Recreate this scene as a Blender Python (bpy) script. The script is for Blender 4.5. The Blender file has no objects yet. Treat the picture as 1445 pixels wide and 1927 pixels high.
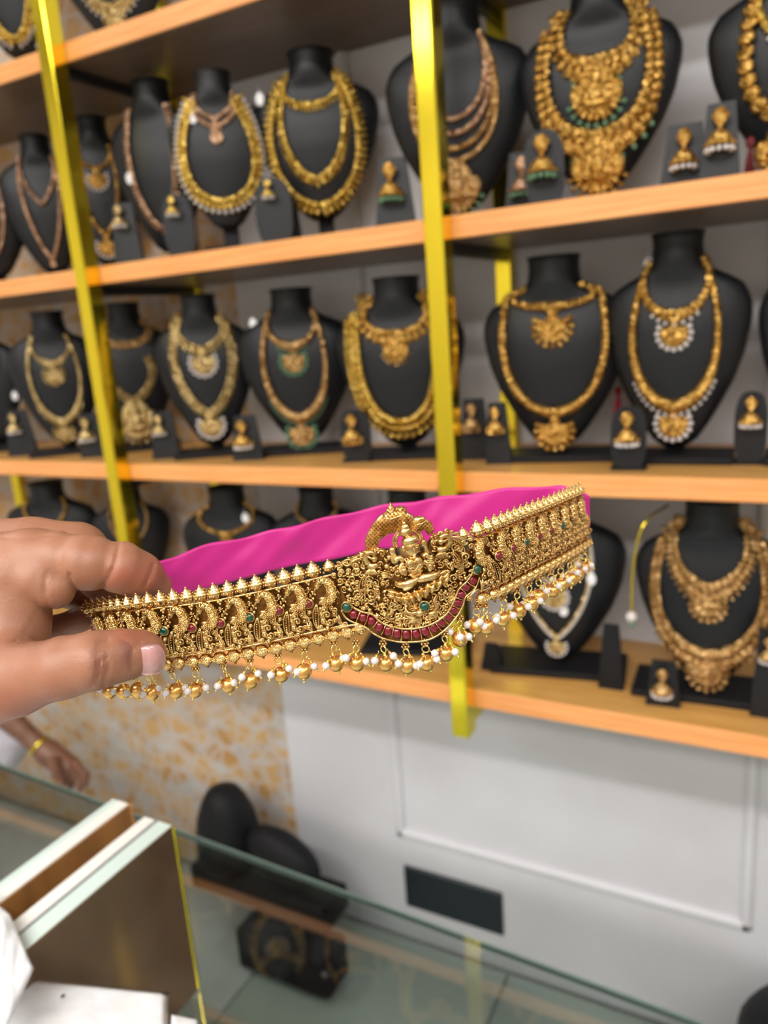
import bpy, math, random
import numpy as np
from mathutils import Matrix, Vector

# ------------------------------------------------------------------ camera
SC = bpy.context.scene
COL = SC.collection
F, CX, CY = 1430.0, 722.5, 963.5
M = np.array([[0.88422513, -0.04755882, 0.46463327],
              [0.46138180, 0.24360342, -0.85310269],
              [-0.07261369, 0.96870818, 0.23734305]])
CAMZ = 1.6
CAM = np.array([0, 0, CAMZ])
cam = bpy.data.cameras.new('camera')
camo = bpy.data.objects.new('camera', cam); COL.objects.link(camo)
MW = Matrix([[*M[0], 0], [*M[1], 0], [*M[2], CAMZ], [0, 0, 0, 1]])
camo.matrix_world = MW
cam.sensor_fit = 'VERTICAL'; cam.sensor_height = 36.0; cam.lens = F / 1927 * 36
cam.clip_start = 0.01
cam.dof.use_dof = True; cam.dof.focus_distance = 0.377; cam.dof.aperture_fstop = 6.6
SC.camera = camo
# ------------------------------------------------------------------ world and light
w = bpy.data.worlds.new('world'); SC.world = w; w.use_nodes = True
w.node_tree.nodes['Background'].inputs[0].default_value = (0.86, 0.93, 1.0, 1)
w.node_tree.nodes['Background'].inputs[1].default_value = 0.26
SC.view_settings.view_transform = 'Standard'; SC.view_settings.look = 'None'
SC.view_settings.gamma = 1.0; SC.view_settings.use_curve_mapping = False
SC.view_settings.exposure = 0.0
def area(name, loc, sx, sy, power, col=(1, 0.97, 0.93), target=None):
    l = bpy.data.lights.new(name, 'AREA'); l.shape = 'RECTANGLE'; l.size = sx; l.size_y = sy
    l.energy = power; l.color = col
    o = bpy.data.objects.new(name, l); COL.objects.link(o); o.location = loc
    if target is not None:
        d = Vector(target) - Vector(loc); o.rotation_euler = d.to_track_quat('-Z', 'Y').to_euler()
    return o
area('ceiling_lamp_light', (-0.4, -1.3, 3.36), 4.2, 0.22, 80)
area('ceiling_lamp_light_rear', (-0.4, -2.6, 3.36), 4.2, 0.5, 98)
area('ceiling_lamp_light_side', (1.9, -0.1, 3.36), 0.4, 2.0, 20)
area('ceiling_lamp_light_spot', (-2.6, 0.2, 3.36), 0.3, 1.6, 12)

# ------------------------------------------------------------------ helpers
def camv(px, py, d):
    return np.array([(px - CX) / F * d, -(py - CY) / F * d, -d])
def at(px, py, Y):
    r = M @ camv(px, py, 1.0); return r / r[1] * Y + CAM
def atx(px, py, X):
    r = M @ camv(px, py, 1.0); return r / r[0] * X + CAM
def onz(px, py, z):
    r = M @ camv(px, py, 1.0); return r / r[2] * (z - CAMZ) + CAM
def mmpp(p):            # metres per pixel at world point
    return -(M.T @ (np.asarray(p) - CAM))[2] / F

def nd(nt, t, **k):
    n = nt.nodes.new(t)
    for a, b in k.items(): setattr(n, a, b)
    return n
def mat(name, col, metal=0.0, rough=0.5, bump=None, col2=None, cs=20.0, cr=(0.4, 0.6), bs=0.002, **kw):
    m = bpy.data.materials.new(name); m.use_nodes = True; nt = m.node_tree
    p = nt.nodes['Principled BSDF']
    p.inputs['Base Color'].default_value = (*col, 1); p.inputs['Metallic'].default_value = metal
    p.inputs['Roughness'].default_value = rough
    for a, b in kw.items():
        p.inputs[a.replace('_', ' ')].default_value = b
    tc = nd(nt, 'ShaderNodeTexCoord')
    if col2:
        n = nd(nt, 'ShaderNodeTexNoise'); n.inputs['Scale'].default_value = cs; n.inputs['Detail'].default_value = 5
        nt.links.new(tc.outputs['Object'], n.inputs['Vector'])
        r = nd(nt, 'ShaderNodeValToRGB'); r.color_ramp.elements[0].position = cr[0]; r.color_ramp.elements[1].position = cr[1]
        r.color_ramp.elements[0].color = (*col, 1); r.color_ramp.elements[1].color = (*col2, 1)
        nt.links.new(n.outputs[0], r.inputs[0]); nt.links.new(r.outputs[0], p.inputs['Base Color'])
    if bump:
        kind, sc, st = bump
        n = nd(nt, 'ShaderNodeTexVoronoi' if kind == 'v' else 'ShaderNodeTexNoise'); n.inputs['Scale'].default_value = sc
        nt.links.new(tc.outputs['Object'], n.inputs['Vector'])
        b = nd(nt, 'ShaderNodeBump'); b.inputs['Strength'].default_value = st; b.inputs['Distance'].default_value = bs
        nt.links.new(n.outputs[0], b.inputs['Height']); nt.links.new(b.outputs[0], p.inputs['Normal'])
    return m

MT = {}
MT['gold'] = mat('antique_gold', (0.86, 0.61, 0.27), 1, 0.24, ('n', 900, 0.35), (0.50, 0.29, 0.10), 260, (0.38, 0.62), 0.0006)
MT['gold_scale'] = mat('scaled_gold', (0.86, 0.62, 0.28), 1, 0.23, ('v', 1100, 0.8), (0.50, 0.30, 0.10), 300, (0.4, 0.6), 0.0006)
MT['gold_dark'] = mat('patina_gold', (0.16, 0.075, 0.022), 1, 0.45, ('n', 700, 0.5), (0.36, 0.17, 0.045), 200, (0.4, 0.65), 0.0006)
MT['gold_ball'] = mat('brushed_gold', (0.84, 0.47, 0.14), 1, 0.28, ('n', 500, 0.12), bs=0.0005)
MT['wire'] = mat('bright_gold_wire', (0.95, 0.72, 0.22), 1, 0.18)
MT['amber'] = mat('amber_lining', (0.36, 0.13, 0.02), 0.3, 0.4)
MT['ruby'] = mat('ruby_stone', (0.17, 0.001, 0.011), 0, 0.1, Coat_Weight=0.3, Specular_IOR_Level=0.6)
MT['green'] = mat('green_stone', (0.0, 0.055, 0.026), 0, 0.1, Coat_Weight=0.3, Specular_IOR_Level=0.6)
MT['pearl'] = mat('pearl', (0.62, 0.57, 0.56), 0, 0.25, Coat_Weight=0.6)
MT['gpearl'] = mat('green_bead', (0.10, 0.22, 0.13), 0, 0.25)
MT['n_gold'] = mat('display_gold', (0.78, 0.49, 0.15), 1, 0.33, ('v', 260, 1.0), (0.40, 0.21, 0.04), 120, (0.4, 0.6))
MT['n_yellow'] = mat('display_yellow_gold', (0.88, 0.62, 0.17), 1, 0.32, ('v', 260, 1.0), (0.50, 0.31, 0.05), 120, (0.4, 0.6))
MT['n_pale'] = mat('display_pale_gold', (0.78, 0.60, 0.31), 1, 0.32, ('v', 260, 1.0), (0.42, 0.29, 0.10), 120, (0.4, 0.6))
MT['n_rose'] = mat('display_rose_gold', (0.70, 0.46, 0.30), 1, 0.36, ('v', 260, 0.8), (0.45, 0.26, 0.16), 120, (0.4, 0.6))
MT['n_antique'] = mat('display_antique_gold', (0.70, 0.46, 0.21), 1, 0.36, ('v', 260, 1.0), (0.36, 0.20, 0.07), 120, (0.4, 0.6))
MT['black'] = mat('black_leatherette', (0.006, 0.007, 0.010), 0, 0.42, ('n', 500, 0.12), Specular_IOR_Level=0.38)
MT['blackmat'] = mat('matt_black_board', (0.006, 0.006, 0.008), 0, 0.6, Specular_IOR_Level=0.3)
MT['tag'] = mat('white_paper_tag', (0.86, 0.85, 0.88), 0, 0.5)
MT['mirror_gold'] = mat('mirror_gold_steel', (0.95, 0.76, 0.05), 1, 0.13, ('n', 6, 0.06), bs=0.01)
MT['pink'] = mat('pink_silk', (0.50, 0.008, 0.20), 0, 0.5, ('n', 60, 0.15), Sheen_Weight=0.15)
MT['white'] = mat('white_gloss_board', (0.82, 0.81, 0.79), 0, 0.3)
MT['paleglass'] = mat('pale_glass_edge', (0.62, 0.74, 0.72), 0, 0.12)
MT['bronze'] = mat('bronze_mirror', (0.26, 0.17, 0.11), 0.55, 0.10, None, (0.20, 0.13, 0.08), 5)
MT['plastic'] = mat('glossy_plastic_wrap', (0.72, 0.73, 0.77), 0, 0.12, ('n', 22, 0.5), bs=0.01, Coat_Weight=0.6)
MT['cloth'] = mat('lilac_cloth', (0.62, 0.60, 0.68), 0, 0.9)
MT['maroon'] = mat('maroon_thread', (0.12, 0.006, 0.012), 0, 0.7)
MT['red'] = mat('red_thread', (0.45, 0.01, 0.04), 0, 0.7)
MT['bracket'] = mat('black_bracket', (0.02, 0.02, 0.022), 0.3, 0.4)
MT['led'] = mat('lamp_diffuser', (1, 1, 1), 0, 0.5, Emission_Color=(1, 0.97, 0.93, 1), Emission_Strength=6.0)
MT['steel'] = mat('white_lamp_frame', (0.8, 0.8, 0.8), 0, 0.4)
MT['ceil'] = mat('ceiling_paint', (0.86, 0.85, 0.83), 0, 0.7)
MT['side'] = mat('side_wall_paint', (0.55, 0.51, 0.46), 0, 0.7)
MT['ventmat'] = mat('dark_plate', (0.012, 0.02, 0.027), 0, 0.35)
MT['grout'] = mat('tile_joint', (0.30, 0.32, 0.31), 0, 0.8)
MT['tile'] = mat('pale_floor_tile', (0.60, 0.64, 0.63), 0, 0.25, None, (0.52, 0.56, 0.56), 3)
MT['tile_g'] = mat('grey_green_floor_tile', (0.42, 0.48, 0.44), 0, 0.25, None, (0.35, 0.41, 0.38), 3)

def wood(name, c1, c2, axis_scale, rough=0.4):
    m = bpy.data.materials.new(name); m.use_nodes = True; nt = m.node_tree; p = nt.nodes['Principled BSDF']
    tc = nd(nt, 'ShaderNodeTexCoord'); mp = nd(nt, 'ShaderNodeMapping'); mp.inputs['Scale'].default_value = axis_scale
    n = nd(nt, 'ShaderNodeTexNoise'); n.inputs['Scale'].default_value = 4; n.inputs['Detail'].default_value = 8
    r = nd(nt, 'ShaderNodeValToRGB'); r.color_ramp.elements[0].color = (*c1, 1); r.color_ramp.elements[1].color = (*c2, 1)
    r.color_ramp.elements[0].position = .35; r.color_ramp.elements[1].position = .65
    nt.links.new(tc.outputs['Object'], mp.inputs[0]); nt.links.new(mp.outputs[0], n.inputs['Vector'])
    nt.links.new(n.outputs[0], r.inputs[0]); nt.links.new(r.outputs[0], p.inputs['Base Color'])
    p.inputs['Roughness'].default_value = rough
    return m
MT['wood_edge'] = wood('orange_wood_edge', (0.76, 0.30, 0.09), (0.85, 0.40, 0.14), (1.5, 30, 40))
MT['wood'] = wood('honey_wood', (0.56, 0.28, 0.07), (0.68, 0.37, 0.11), (1.2, 14, 14), 0.32)
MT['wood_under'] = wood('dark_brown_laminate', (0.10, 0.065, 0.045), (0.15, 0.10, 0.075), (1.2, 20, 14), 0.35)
MT['wood_brown'] = wood('brown_wood_panel', (0.22, 0.09, 0.02), (0.36, 0.16, 0.035), (6, 6, 1.0))

def wallpaper():
    m = bpy.data.materials.new('leaf_wallpaper'); m.use_nodes = True; nt = m.node_tree; p = nt.nodes['Principled BSDF']
    L = nt.links.new
    tc = nd(nt, 'ShaderNodeTexCoord'); base = None
    ramp_prev = None
    cur = (0.47, 0.44, 0.41, 1)
    mixes = []
    for i, (rot, sc, off, c) in enumerate([(0.5, (19, 1, 13), 0, (0.50, 0.27, 0.09, 1)), (-0.45, (15, 1, 24), 7, (0.60, 0.37, 0.16, 1)), (0.3, (11, 1, 21), 3, (0.55, 0.52, 0.50, 1))]):
        mp = nd(nt, 'ShaderNodeMapping'); mp.inputs['Rotation'].default_value = (0, rot, 0); mp.inputs['Scale'].default_value = sc
        mp.inputs['Location'].default_value = (off, 0, off)
        L(tc.outputs['Object'], mp.inputs[0])
        nz = nd(nt, 'ShaderNodeTexNoise'); nz.inputs['Scale'].default_value = 1.3; L(mp.outputs[0], nz.inputs['Vector'])
        ad = nd(nt, 'ShaderNodeMixRGB'); ad.inputs[0].default_value = 0.35; L(mp.outputs[0], ad.inputs[1]); L(nz.outputs['Color'], ad.inputs[2])
        v = nd(nt, 'ShaderNodeTexVoronoi'); v.inputs['Scale'].default_value = 1.0; L(ad.outputs[0], v.inputs['Vector'])
        r = nd(nt, 'ShaderNodeValToRGB'); r.color_ramp.elements[0].position = (0.42, 0.42, 0.10)[i]; r.color_ramp.elements[1].position = (0.72, 0.70, 0.40)[i]
        r.color_ramp.elements[0].color = (1, 1, 1, 1); r.color_ramp.elements[1].color = (0, 0, 0, 1)
        L(v.outputs['Distance'], r.inputs[0])
        mx = nd(nt, 'ShaderNodeMixRGB'); L(r.outputs[0], mx.inputs[0]); mx.inputs[2].default_value = c
        if mixes: L(mixes[-1].outputs[0], mx.inputs[1])
        else: mx.inputs[1].default_value = cur
        mixes.append(mx)
    for rot, sc in ((0.6, (9, 1, 5)), (-0.5, (6, 1, 10))):
        mp = nd(nt, 'ShaderNodeMapping'); mp.inputs['Rotation'].default_value = (0, rot, 0); mp.inputs['Scale'].default_value = sc; L(tc.outputs['Object'], mp.inputs[0])
        v = nd(nt, 'ShaderNodeTexVoronoi', feature='DISTANCE_TO_EDGE'); v.inputs['Scale'].default_value = 1.6; L(mp.outputs[0], v.inputs['Vector'])
        r = nd(nt, 'ShaderNodeValToRGB'); r.color_ramp.elements[0].position = 0.02; r.color_ramp.elements[1].position = 0.09
        r.color_ramp.elements[0].color = (.6, .6, .6, 1); r.color_ramp.elements[1].color = (0, 0, 0, 1); L(v.outputs['Distance'], r.inputs[0])
        mx = nd(nt, 'ShaderNodeMixRGB'); L(r.outputs[0], mx.inputs[0]); mx.inputs[2].default_value = (0.56, 0.53, 0.52, 1); L(mixes[-1].outputs[0], mx.inputs[1]); mixes.append(mx)
    L(mixes[-1].outputs[0], p.inputs['Base Color']); p.inputs['Roughness'].default_value = 0.6
    return m
MT['paper'] = wallpaper()
MT['wallmat'] = mat('pale_marbled_wall', (0.70, 0.70, 0.75), 0, 0.45, None, (0.60, 0.59, 0.62), 2.6, (0.35, 0.7))

def glassmat(name, tint, refl=1.0):
    m = bpy.data.materials.new(name); m.use_nodes = True; nt = m.node_tree; nt.nodes.clear()
    out = nd(nt, 'ShaderNodeOutputMaterial'); t = nd(nt, 'ShaderNodeBsdfTransparent'); g = nd(nt, 'ShaderNodeBsdfGlossy')
    t.inputs[0].default_value = (*tint, 1); g.inputs['Roughness'].default_value = 0.02
    fr = nd(nt, 'ShaderNodeFresnel'); fr.inputs[0].default_value = 1.52
    mu = nd(nt, 'ShaderNodeMath', operation='MULTIPLY'); mu.inputs[1].default_value = refl
    mx = nd(nt, 'ShaderNodeMixShader')
    nt.links.new(fr.outputs[0], mu.inputs[0]); nt.links.new(mu.outputs[0], mx.inputs[0])
    nt.links.new(t.outputs[0], mx.inputs[1]); nt.links.new(g.outputs[0], mx.inputs[2]); nt.links.new(mx.outputs[0], out.inputs[0])
    return m
MT['glass'] = glassmat('counter_glass', (0.84, 0.87, 0.855), 2.0)
MT['glass_edge'] = mat('green_glass_edge', (0.22, 0.30, 0.27), 0, 0.1, Transmission_Weight=0.3)

def skin(name, c1, c2, attr=False):
    m = bpy.data.materials.new(name); m.use_nodes = True; nt = m.node_tree; p = nt.nodes['Principled BSDF']
    tc = nd(nt, 'ShaderNodeTexCoord'); n = nd(nt, 'ShaderNodeTexNoise'); n.inputs['Scale'].default_value = 38; n.inputs['Detail'].default_value = 6
    r = nd(nt, 'ShaderNodeValToRGB'); r.color_ramp.elements[0].color = (*c1, 1); r.color_ramp.elements[1].color = (*c2, 1)
    r.color_ramp.elements[0].position = .3; r.color_ramp.elements[1].position = .7
    L = nt.links.new
    L(tc.outputs['Object'], n.inputs['Vector']); L(n.outputs[0], r.inputs[0])
    if attr:
        a = nd(nt, 'ShaderNodeAttribute', attribute_name='pigment_and_shade')
        mx = nd(nt, 'ShaderNodeMixRGB', blend_type='MULTIPLY'); mx.inputs[0].default_value = 1
        L(r.outputs[0], mx.inputs[1]); L(a.outputs['Color'], mx.inputs[2]); L(mx.outputs[0], p.inputs['Base Color'])
    else:
        L(r.outputs[0], p.inputs['Base Color'])
    p.inputs['Roughness'].default_value = 0.45; p.inputs['Subsurface Weight'].default_value = 0.25
    p.inputs['Subsurface Radius'].default_value = (1.0, 0.35, 0.2); p.inputs['Subsurface Scale'].default_value = 0.004
    n2 = nd(nt, 'ShaderNodeTexVoronoi'); n2.inputs['Scale'].default_value = 1500; n3 = nd(nt, 'ShaderNodeTexNoise'); n3.inputs['Scale'].default_value = 420
    mp = nd(nt, 'ShaderNodeMapping'); mp.inputs['Scale'].default_value = (0.35, 1.3, 1); L(tc.outputs['Object'], mp.inputs[0])
    L(tc.outputs['Object'], n2.inputs['Vector']); L(mp.outputs[0], n3.inputs['Vector'])
    ad = nd(nt, 'ShaderNodeMath', operation='ADD'); L(n2.outputs['Distance'], ad.inputs[0]); L(n3.outputs[0], ad.inputs[1])
    b = nd(nt, 'ShaderNodeBump'); b.inputs['Strength'].default_value = 0.16; b.inputs['Distance'].default_value = 0.0005
    L(ad.outputs[0], b.inputs['Height']); L(b.outputs[0], p.inputs['Normal'])
    return m
MT['skin'] = skin('skin', (0.285, 0.117, 0.065), (0.36, 0.165, 0.098), True)
MT['skin_dark'] = skin('tan_skin', (0.15, 0.065, 0.04), (0.22, 0.10, 0.06))
MT['nail'] = mat('nail', (0.42, 0.20, 0.19), 0, 0.25, None, (0.48, 0.27, 0.25), 90, Coat_Weight=0.5)

# ---- mesh builders
def T(x=0, y=0, z=0): return np.array([[1, 0, 0, x], [0, 1, 0, y], [0, 0, 1, z], [0, 0, 0, 1.0]])
def S(x, y=None, z=None):
    if y is None: y = z = x
    return np.diag([x, y, z, 1.0])
def R(ax, a):
    m = np.eye(4); m[:3, :3] = np.array(Matrix.Rotation(a, 3, ax)); return m
def FR(o, x, y, z):
    m = np.eye(4); m[:3, 0] = x; m[:3, 1] = y; m[:3, 2] = z; m[:3, 3] = o; return m
def unit(v): v = np.asarray(v, float); return v / (np.linalg.norm(v) + 1e-12)
class MB:
    def __init__(s): s.V = []; s.Fc = []; s.m = []; s.n = 0
    def add(s, V, Fc, M4=None, mi=0):
        V = np.asarray(V, float)
        if M4 is not None: V = V @ M4[:3, :3].T + M4[:3, 3]
        s.V.append(V); n = s.n
        s.Fc.extend([tuple(i + n for i in f) for f in Fc]); s.m.extend([mi] * len(Fc)); s.n += len(V)
        return s
    def build(s, name, mats, parent=None, smooth=True):
        me = bpy.data.meshes.new(name)
        me.from_pydata(np.concatenate(s.V).tolist(), [], s.Fc)
        if not isinstance(mats, (list, tuple)): mats = [mats]
        for k in mats: me.materials.append(MT[k] if isinstance(k, str) else k)
        if len(mats) > 1: me.polygons.foreach_set('material_index', s.m)
        me.polygons.foreach_set('use_smooth', [smooth] * len(me.polygons))
        me.update()
        return link(name, me, parent)
def link(name, data, parent=None, mw=None):
    o = bpy.data.objects.new(name, data); COL.objects.link(o)
    if parent: o.parent = parent
    if mw is not None: o.matrix_local = Matrix(mw.tolist() if hasattr(mw, 'tolist') else mw)
    return o
def tag(o, label=None, cat=None, group=None, kind=None):
    if label: o['label'] = label
    if cat: o['category'] = cat
    if group: o['group'] = group
    if kind: o['kind'] = kind
    return o
def empty(name, loc, rz=0, label=None, cat=None, group=None):
    o = bpy.data.objects.new(name, None); COL.objects.link(o); o.empty_display_size = 0.02
    o.location = tuple(loc); o.rotation_euler = (0, 0, rz)
    return tag(o, label, cat, group)
def lathe(prof, n=16, cap=True):
    V = []; Fc = []
    for r, z in prof:
        for k in range(n):
            a = 2 * math.pi * k / n; V.append((r * math.cos(a), r * math.sin(a), z))
    for i in range(len(prof) - 1):
        for k in range(n):
            k2 = (k + 1) % n; Fc.append((i * n + k, i * n + k2, (i + 1) * n + k2, (i + 1) * n + k))
    if cap: Fc.append(tuple(range(n))[::-1]); Fc.append(tuple((len(prof) - 1) * n + k for k in range(n)))
    return V, Fc
def sphere(n=10, m=6):
    return lathe([(math.sin(math.pi * (i + .02) / (m + .04)), -math.cos(math.pi * (i + .02) / (m + .04))) for i in range(m + 1)], n)
SP = sphere(12, 8); SPL = sphere(7, 4); SPX = sphere(5, 3); SPH = sphere(20, 14)
BOX = ([(x, y, z) for x in (-.5, .5) for y in (-.5, .5) for z in (-.5, .5)], [(0, 1, 3, 2), (4, 6, 7, 5), (0, 4, 5, 1), (2, 3, 7, 6), (0, 2, 6, 4), (1, 5, 7, 3)])
def bevbox(sx, sy, sz, b=0.002):
    bx, by, bz = sx / 2, sy / 2, sz / 2
    V = []; idx = {}
    for i in (-1, 1):
        for j in (-1, 1):
            for k in (-1, 1):
                for a in range(3):
                    p = [i * bx, j * by, k * bz]
                    for q in range(3):
                        if q != a: p[q] -= (i, j, k)[q] * b
                    idx[(i, j, k, a)] = len(V); V.append(tuple(p))
    Fc = []
    for a in range(3):
        o = [q for q in range(3) if q != a]
        for s_ in (-1, 1):
            f = []
            for (u, v) in ((-1, -1), (1, -1), (1, 1), (-1, 1)):
                c = [0, 0, 0]; c[a] = s_; c[o[0]] = u; c[o[1]] = v
                f.append(idx[(*c, a)])
            Fc.append(tuple(f))
    for a in range(3):
        o = [q for q in range(3) if q != a]
        for u in (-1, 1):
            for v in (-1, 1):
                c1 = [0, 0, 0]; c1[o[0]] = u; c1[o[1]] = v; c2 = list(c1); c1[a] = -1; c2[a] = 1
                Fc.append((idx[(*c1, o[0])], idx[(*c2, o[0])], idx[(*c2, o[1])], idx[(*c1, o[1])]))
    for i in (-1, 1):
        for j in (-1, 1):
            for k in (-1, 1):
                Fc.append((idx[(i, j, k, 0)], idx[(i, j, k, 1)], idx[(i, j, k, 2)]))
    return V, Fc
def torus(Rr, r, n=16, m=6):
    V = []; Fc = []
    for i in range(n):
        a = 2 * math.pi * i / n
        for j in range(m):
            b = 2 * math.pi * j / m; q = Rr + r * math.cos(b); V.append((q * math.cos(a), q * math.sin(a), r * math.sin(b)))
    for i in range(n):
        for j in range(m):
            Fc.append((i * m + j, ((i + 1) % n) * m + j, ((i + 1) % n) * m + (j + 1) % m, i * m + (j + 1) % m))
    return V, Fc
def tube(P, rad, n=6, flat=1.0, up=(0, 0, 1)):
    P = np.asarray(P, float); k = len(P)
    rad = np.full(k, rad) if np.isscalar(rad) else np.interp(np.linspace(0, 1, k), np.linspace(0, 1, len(rad)), rad)
    Tn = np.gradient(P, axis=0); Tn /= np.linalg.norm(Tn, axis=1)[:, None] + 1e-12
    up = np.asarray(up, float); V = []; Fc = []; pv = None
    for i in range(k):
        s = np.cross(Tn[i], up if pv is None else pv)
        if np.linalg.norm(s) < 1e-4: s = np.cross(Tn[i], (0.3, 1, 0.2))
        s = unit(s); v = np.cross(s, Tn[i]); pv = v
        for j in range(n):
            a = 2 * math.pi * j / n
            V.append(P[i] + rad[i] * (math.cos(a) * s + flat * math.sin(a) * v))
    for i in range(k - 1):
        for j in range(n):
            j2 = (j + 1) % n; Fc.append((i * n + j, i * n + j2, (i + 1) * n + j2, (i + 1) * n + j))
    Fc.append(tuple(range(n))[::-1]); Fc.append(tuple((k - 1) * n + j for j in range(n)))
    return V, Fc
def cr(P, n):           # Catmull-Rom resample to n points
    P = np.asarray(P, float); Q = np.vstack([2 * P[0] - P[1], P, 2 * P[-1] - P[-2]]); out = []
    for t in np.linspace(0, len(P) - 1 - 1e-9, n):
        i = int(t); u = t - i; a, b, c, d = Q[i:i + 4]
        out.append(0.5 * (2 * b + (c - a) * u + (2 * a - 5 * b + 4 * c - d) * u * u + (3 * b - a - 3 * c + d) * u ** 3))
    return np.array(out)
def block(name, c, s, m, parent=None, b=0.002, rz=0):
    o = MB().add(*bevbox(*s, b)).build(name, m, parent, smooth=False); o.location = tuple(c); o.rotation_euler = (0, 0, rz); return o
def struct(name, c, s, m, b=0.001, rz=0): return tag(block(name, c, s, m, None, b, rz), kind='structure')

# ------------------------------------------------------------------ room
YW = 1.50
struct('wall_back', (1.165, YW + 0.05, 1.7), (4.674, 0.1, 3.4), 'wallmat')
struct('wall_back.001', (-2.586, YW + 0.0503, 1.7), (2.828, 0.1, 3.4), 'paper')
struct('ceiling', (-0.25, -1.0, 3.45), (7.5, 5.3, 0.1), 'ceil')
struct('wall_left', (-4.05, -1.0, 1.7), (0.1, 5.2, 3.4), 'side')
struct('wall_right', (3.55, -1.0, 1.7), (0.1, 5.2, 3.4), 'side')
struct('wall_front', (-0.25, -3.65, 1.7), (7.5, 0.1, 3.4), 'side')
fl = struct('floor', (-0.25, -1.0, -0.06), (7.7, 5.3, 0.1), 'grout')
for i in range(-6, 5):
    for j in range(0, 5):
        x0 = -1.155 + i * 0.6; y0 = YW - 0.01 - j * 0.6
        if x0 < -4 or x0 > 3.4: continue
        o = MB().add(*bevbox(0.594, 0.594, 0.012, 0.001)).build('tile', 'tile' if i < 0 else 'tile_g', None, False)
        o.location = (x0 + 0.3 + 0.25, y0 - 0.3 + 1.0, 0.056); o.parent = fl
# wall moulding frame
def bar(name, a, b, wdt, th, m, parent=None):
    a = np.array(a, float); b = np.array(b, float); c = (a + b) / 2; L_ = np.linalg.norm(b - a)
    ax = np.argmax(np.abs(b - a)); s = [wdt, th, wdt]; s[ax] = L_ + wdt
    o = MB().add(*bevbox(*s, min(wdt, th) * 0.3)).build(name, m, parent, False); o.location = tuple(c); return o
mz = -1.272 + CAMZ; mzt = 2.5
for n_, (x0, x1) in enumerate(((-0.834, -0.029), (0.16, 0.965))):
    for k, (a, b) in enumerate((((x0, YW, mz), (x1, YW, mz)), ((x0, YW, mzt), (x1, YW, mzt)), ((x0, YW, mz), (x0, YW, mzt)), ((x1, YW, mz), (x1, YW, mzt)))):
        for q, (wd, th) in enumerate(((.026, .026),)):
            tag(bar('trim_%d' % (1 + n_ * 4 + k), a, b, wd, th, 'wallmat'), kind='structure')
pl = struct('trim_9', (-0.70, YW - 0.002, 0.168), (0.268, 0.012, 0.122), 'ventmat', 0.002)
# ceiling lamps as built fixtures
for nm, x, y, sx, sy, lab in (('ceiling_lamp', -0.4, -1.3, 4.2, 0.22, 'long white ceiling lamp over the counter'), ('ceiling_lamp', -0.4, -2.6, 4.2, 0.5, 'wide white ceiling lamp behind the customer side'),
                          ('ceiling_lamp', -2.6, 0.2, 0.3, 1.6, 'short white ceiling lamp over the papered wall end'),
                          ('ceiling_lamp', 1.9, -0.1, 0.4, 2.0, 'white ceiling lamp running towards the shelves')):
    e = empty(nm, (x, y, 3.4), 0, lab, 'lamp')
    o = block('frame', (0, 0, -0.008), (sx + 0.06, sy + 0.06, 0.016), 'steel', e)
    o = block('diffuser', (0, 0, -0.018), (sx, sy, 0.006), 'led', e, 0.001)

# ------------------------------------------------------------------ shelves and posts
YS = 1.19; YP = 1.15
ZS = [z + CAMZ for z in (0.559, 0.144, -0.270, -0.678)]
TH = 0.034
ZT = [z + TH / 2 for z in ZS]
XL, XR = -2.9, 1.2
shl = ['topmost wooden display shelf cut off by the upper picture edge', 'second wooden display shelf from the top between gold posts', 'wooden display shelf right above the row behind the held belt', 'lowest wooden display shelf above the bare wall']
for i, z in enumerate(ZS):
    e = empty('display_shelf', ((XL + XR) / 2, YS, z - TH / 2), 0, shl[i], 'shelf')
    block('board', (0, 0.157, TH / 2), (XR - XL, 0.306, TH), 'wood', e, 0.001)
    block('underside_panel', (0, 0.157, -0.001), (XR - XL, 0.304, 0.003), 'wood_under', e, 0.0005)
    block('edge_strip', (0, 0.002, TH / 2), (XR - XL, 0.005, TH + 0.001), 'wood_edge', e, 0.001)
ZB = -0.741 + CAMZ * 1.0
for k, xc in enumerate((-2.074, -1.2885, -0.503, 0.2825, 1.068)):
    lb = ['far tall gold post near the papered wall end', 'tall mirror gold post crossing the shelves by the papered wall', 'central tall mirror gold post whose lower end stops below the lowest shelf', 'tall gold post outside the picture beside it', 'last tall gold post outside the picture'][k]
    e = empty('shelf_post', (xc, YP, ZB), 0, lb, 'post', 'gold shelf posts')
    zt = 3.4 - ZB
    block('front_post', (0, 0.02, zt / 2), (0.033, 0.04, zt), 'mirror_gold', e, 0.0025)
    block('rear_post', (0.0, YW - YP - 0.012, zt / 2), (0.033, 0.022, zt), 'mirror_gold', e, 0.002)
    block('bottom_rail', (0, 0.17, 0.028), (0.012, 0.30, 0.05), 'mirror_gold', e, 0.001)
    for z in ZS:
        block('bracket', (-0.006, 0.19, z - TH / 2 - ZB - 0.012), (0.014, 0.29, 0.02), 'bracket', e, 0.002)

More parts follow.
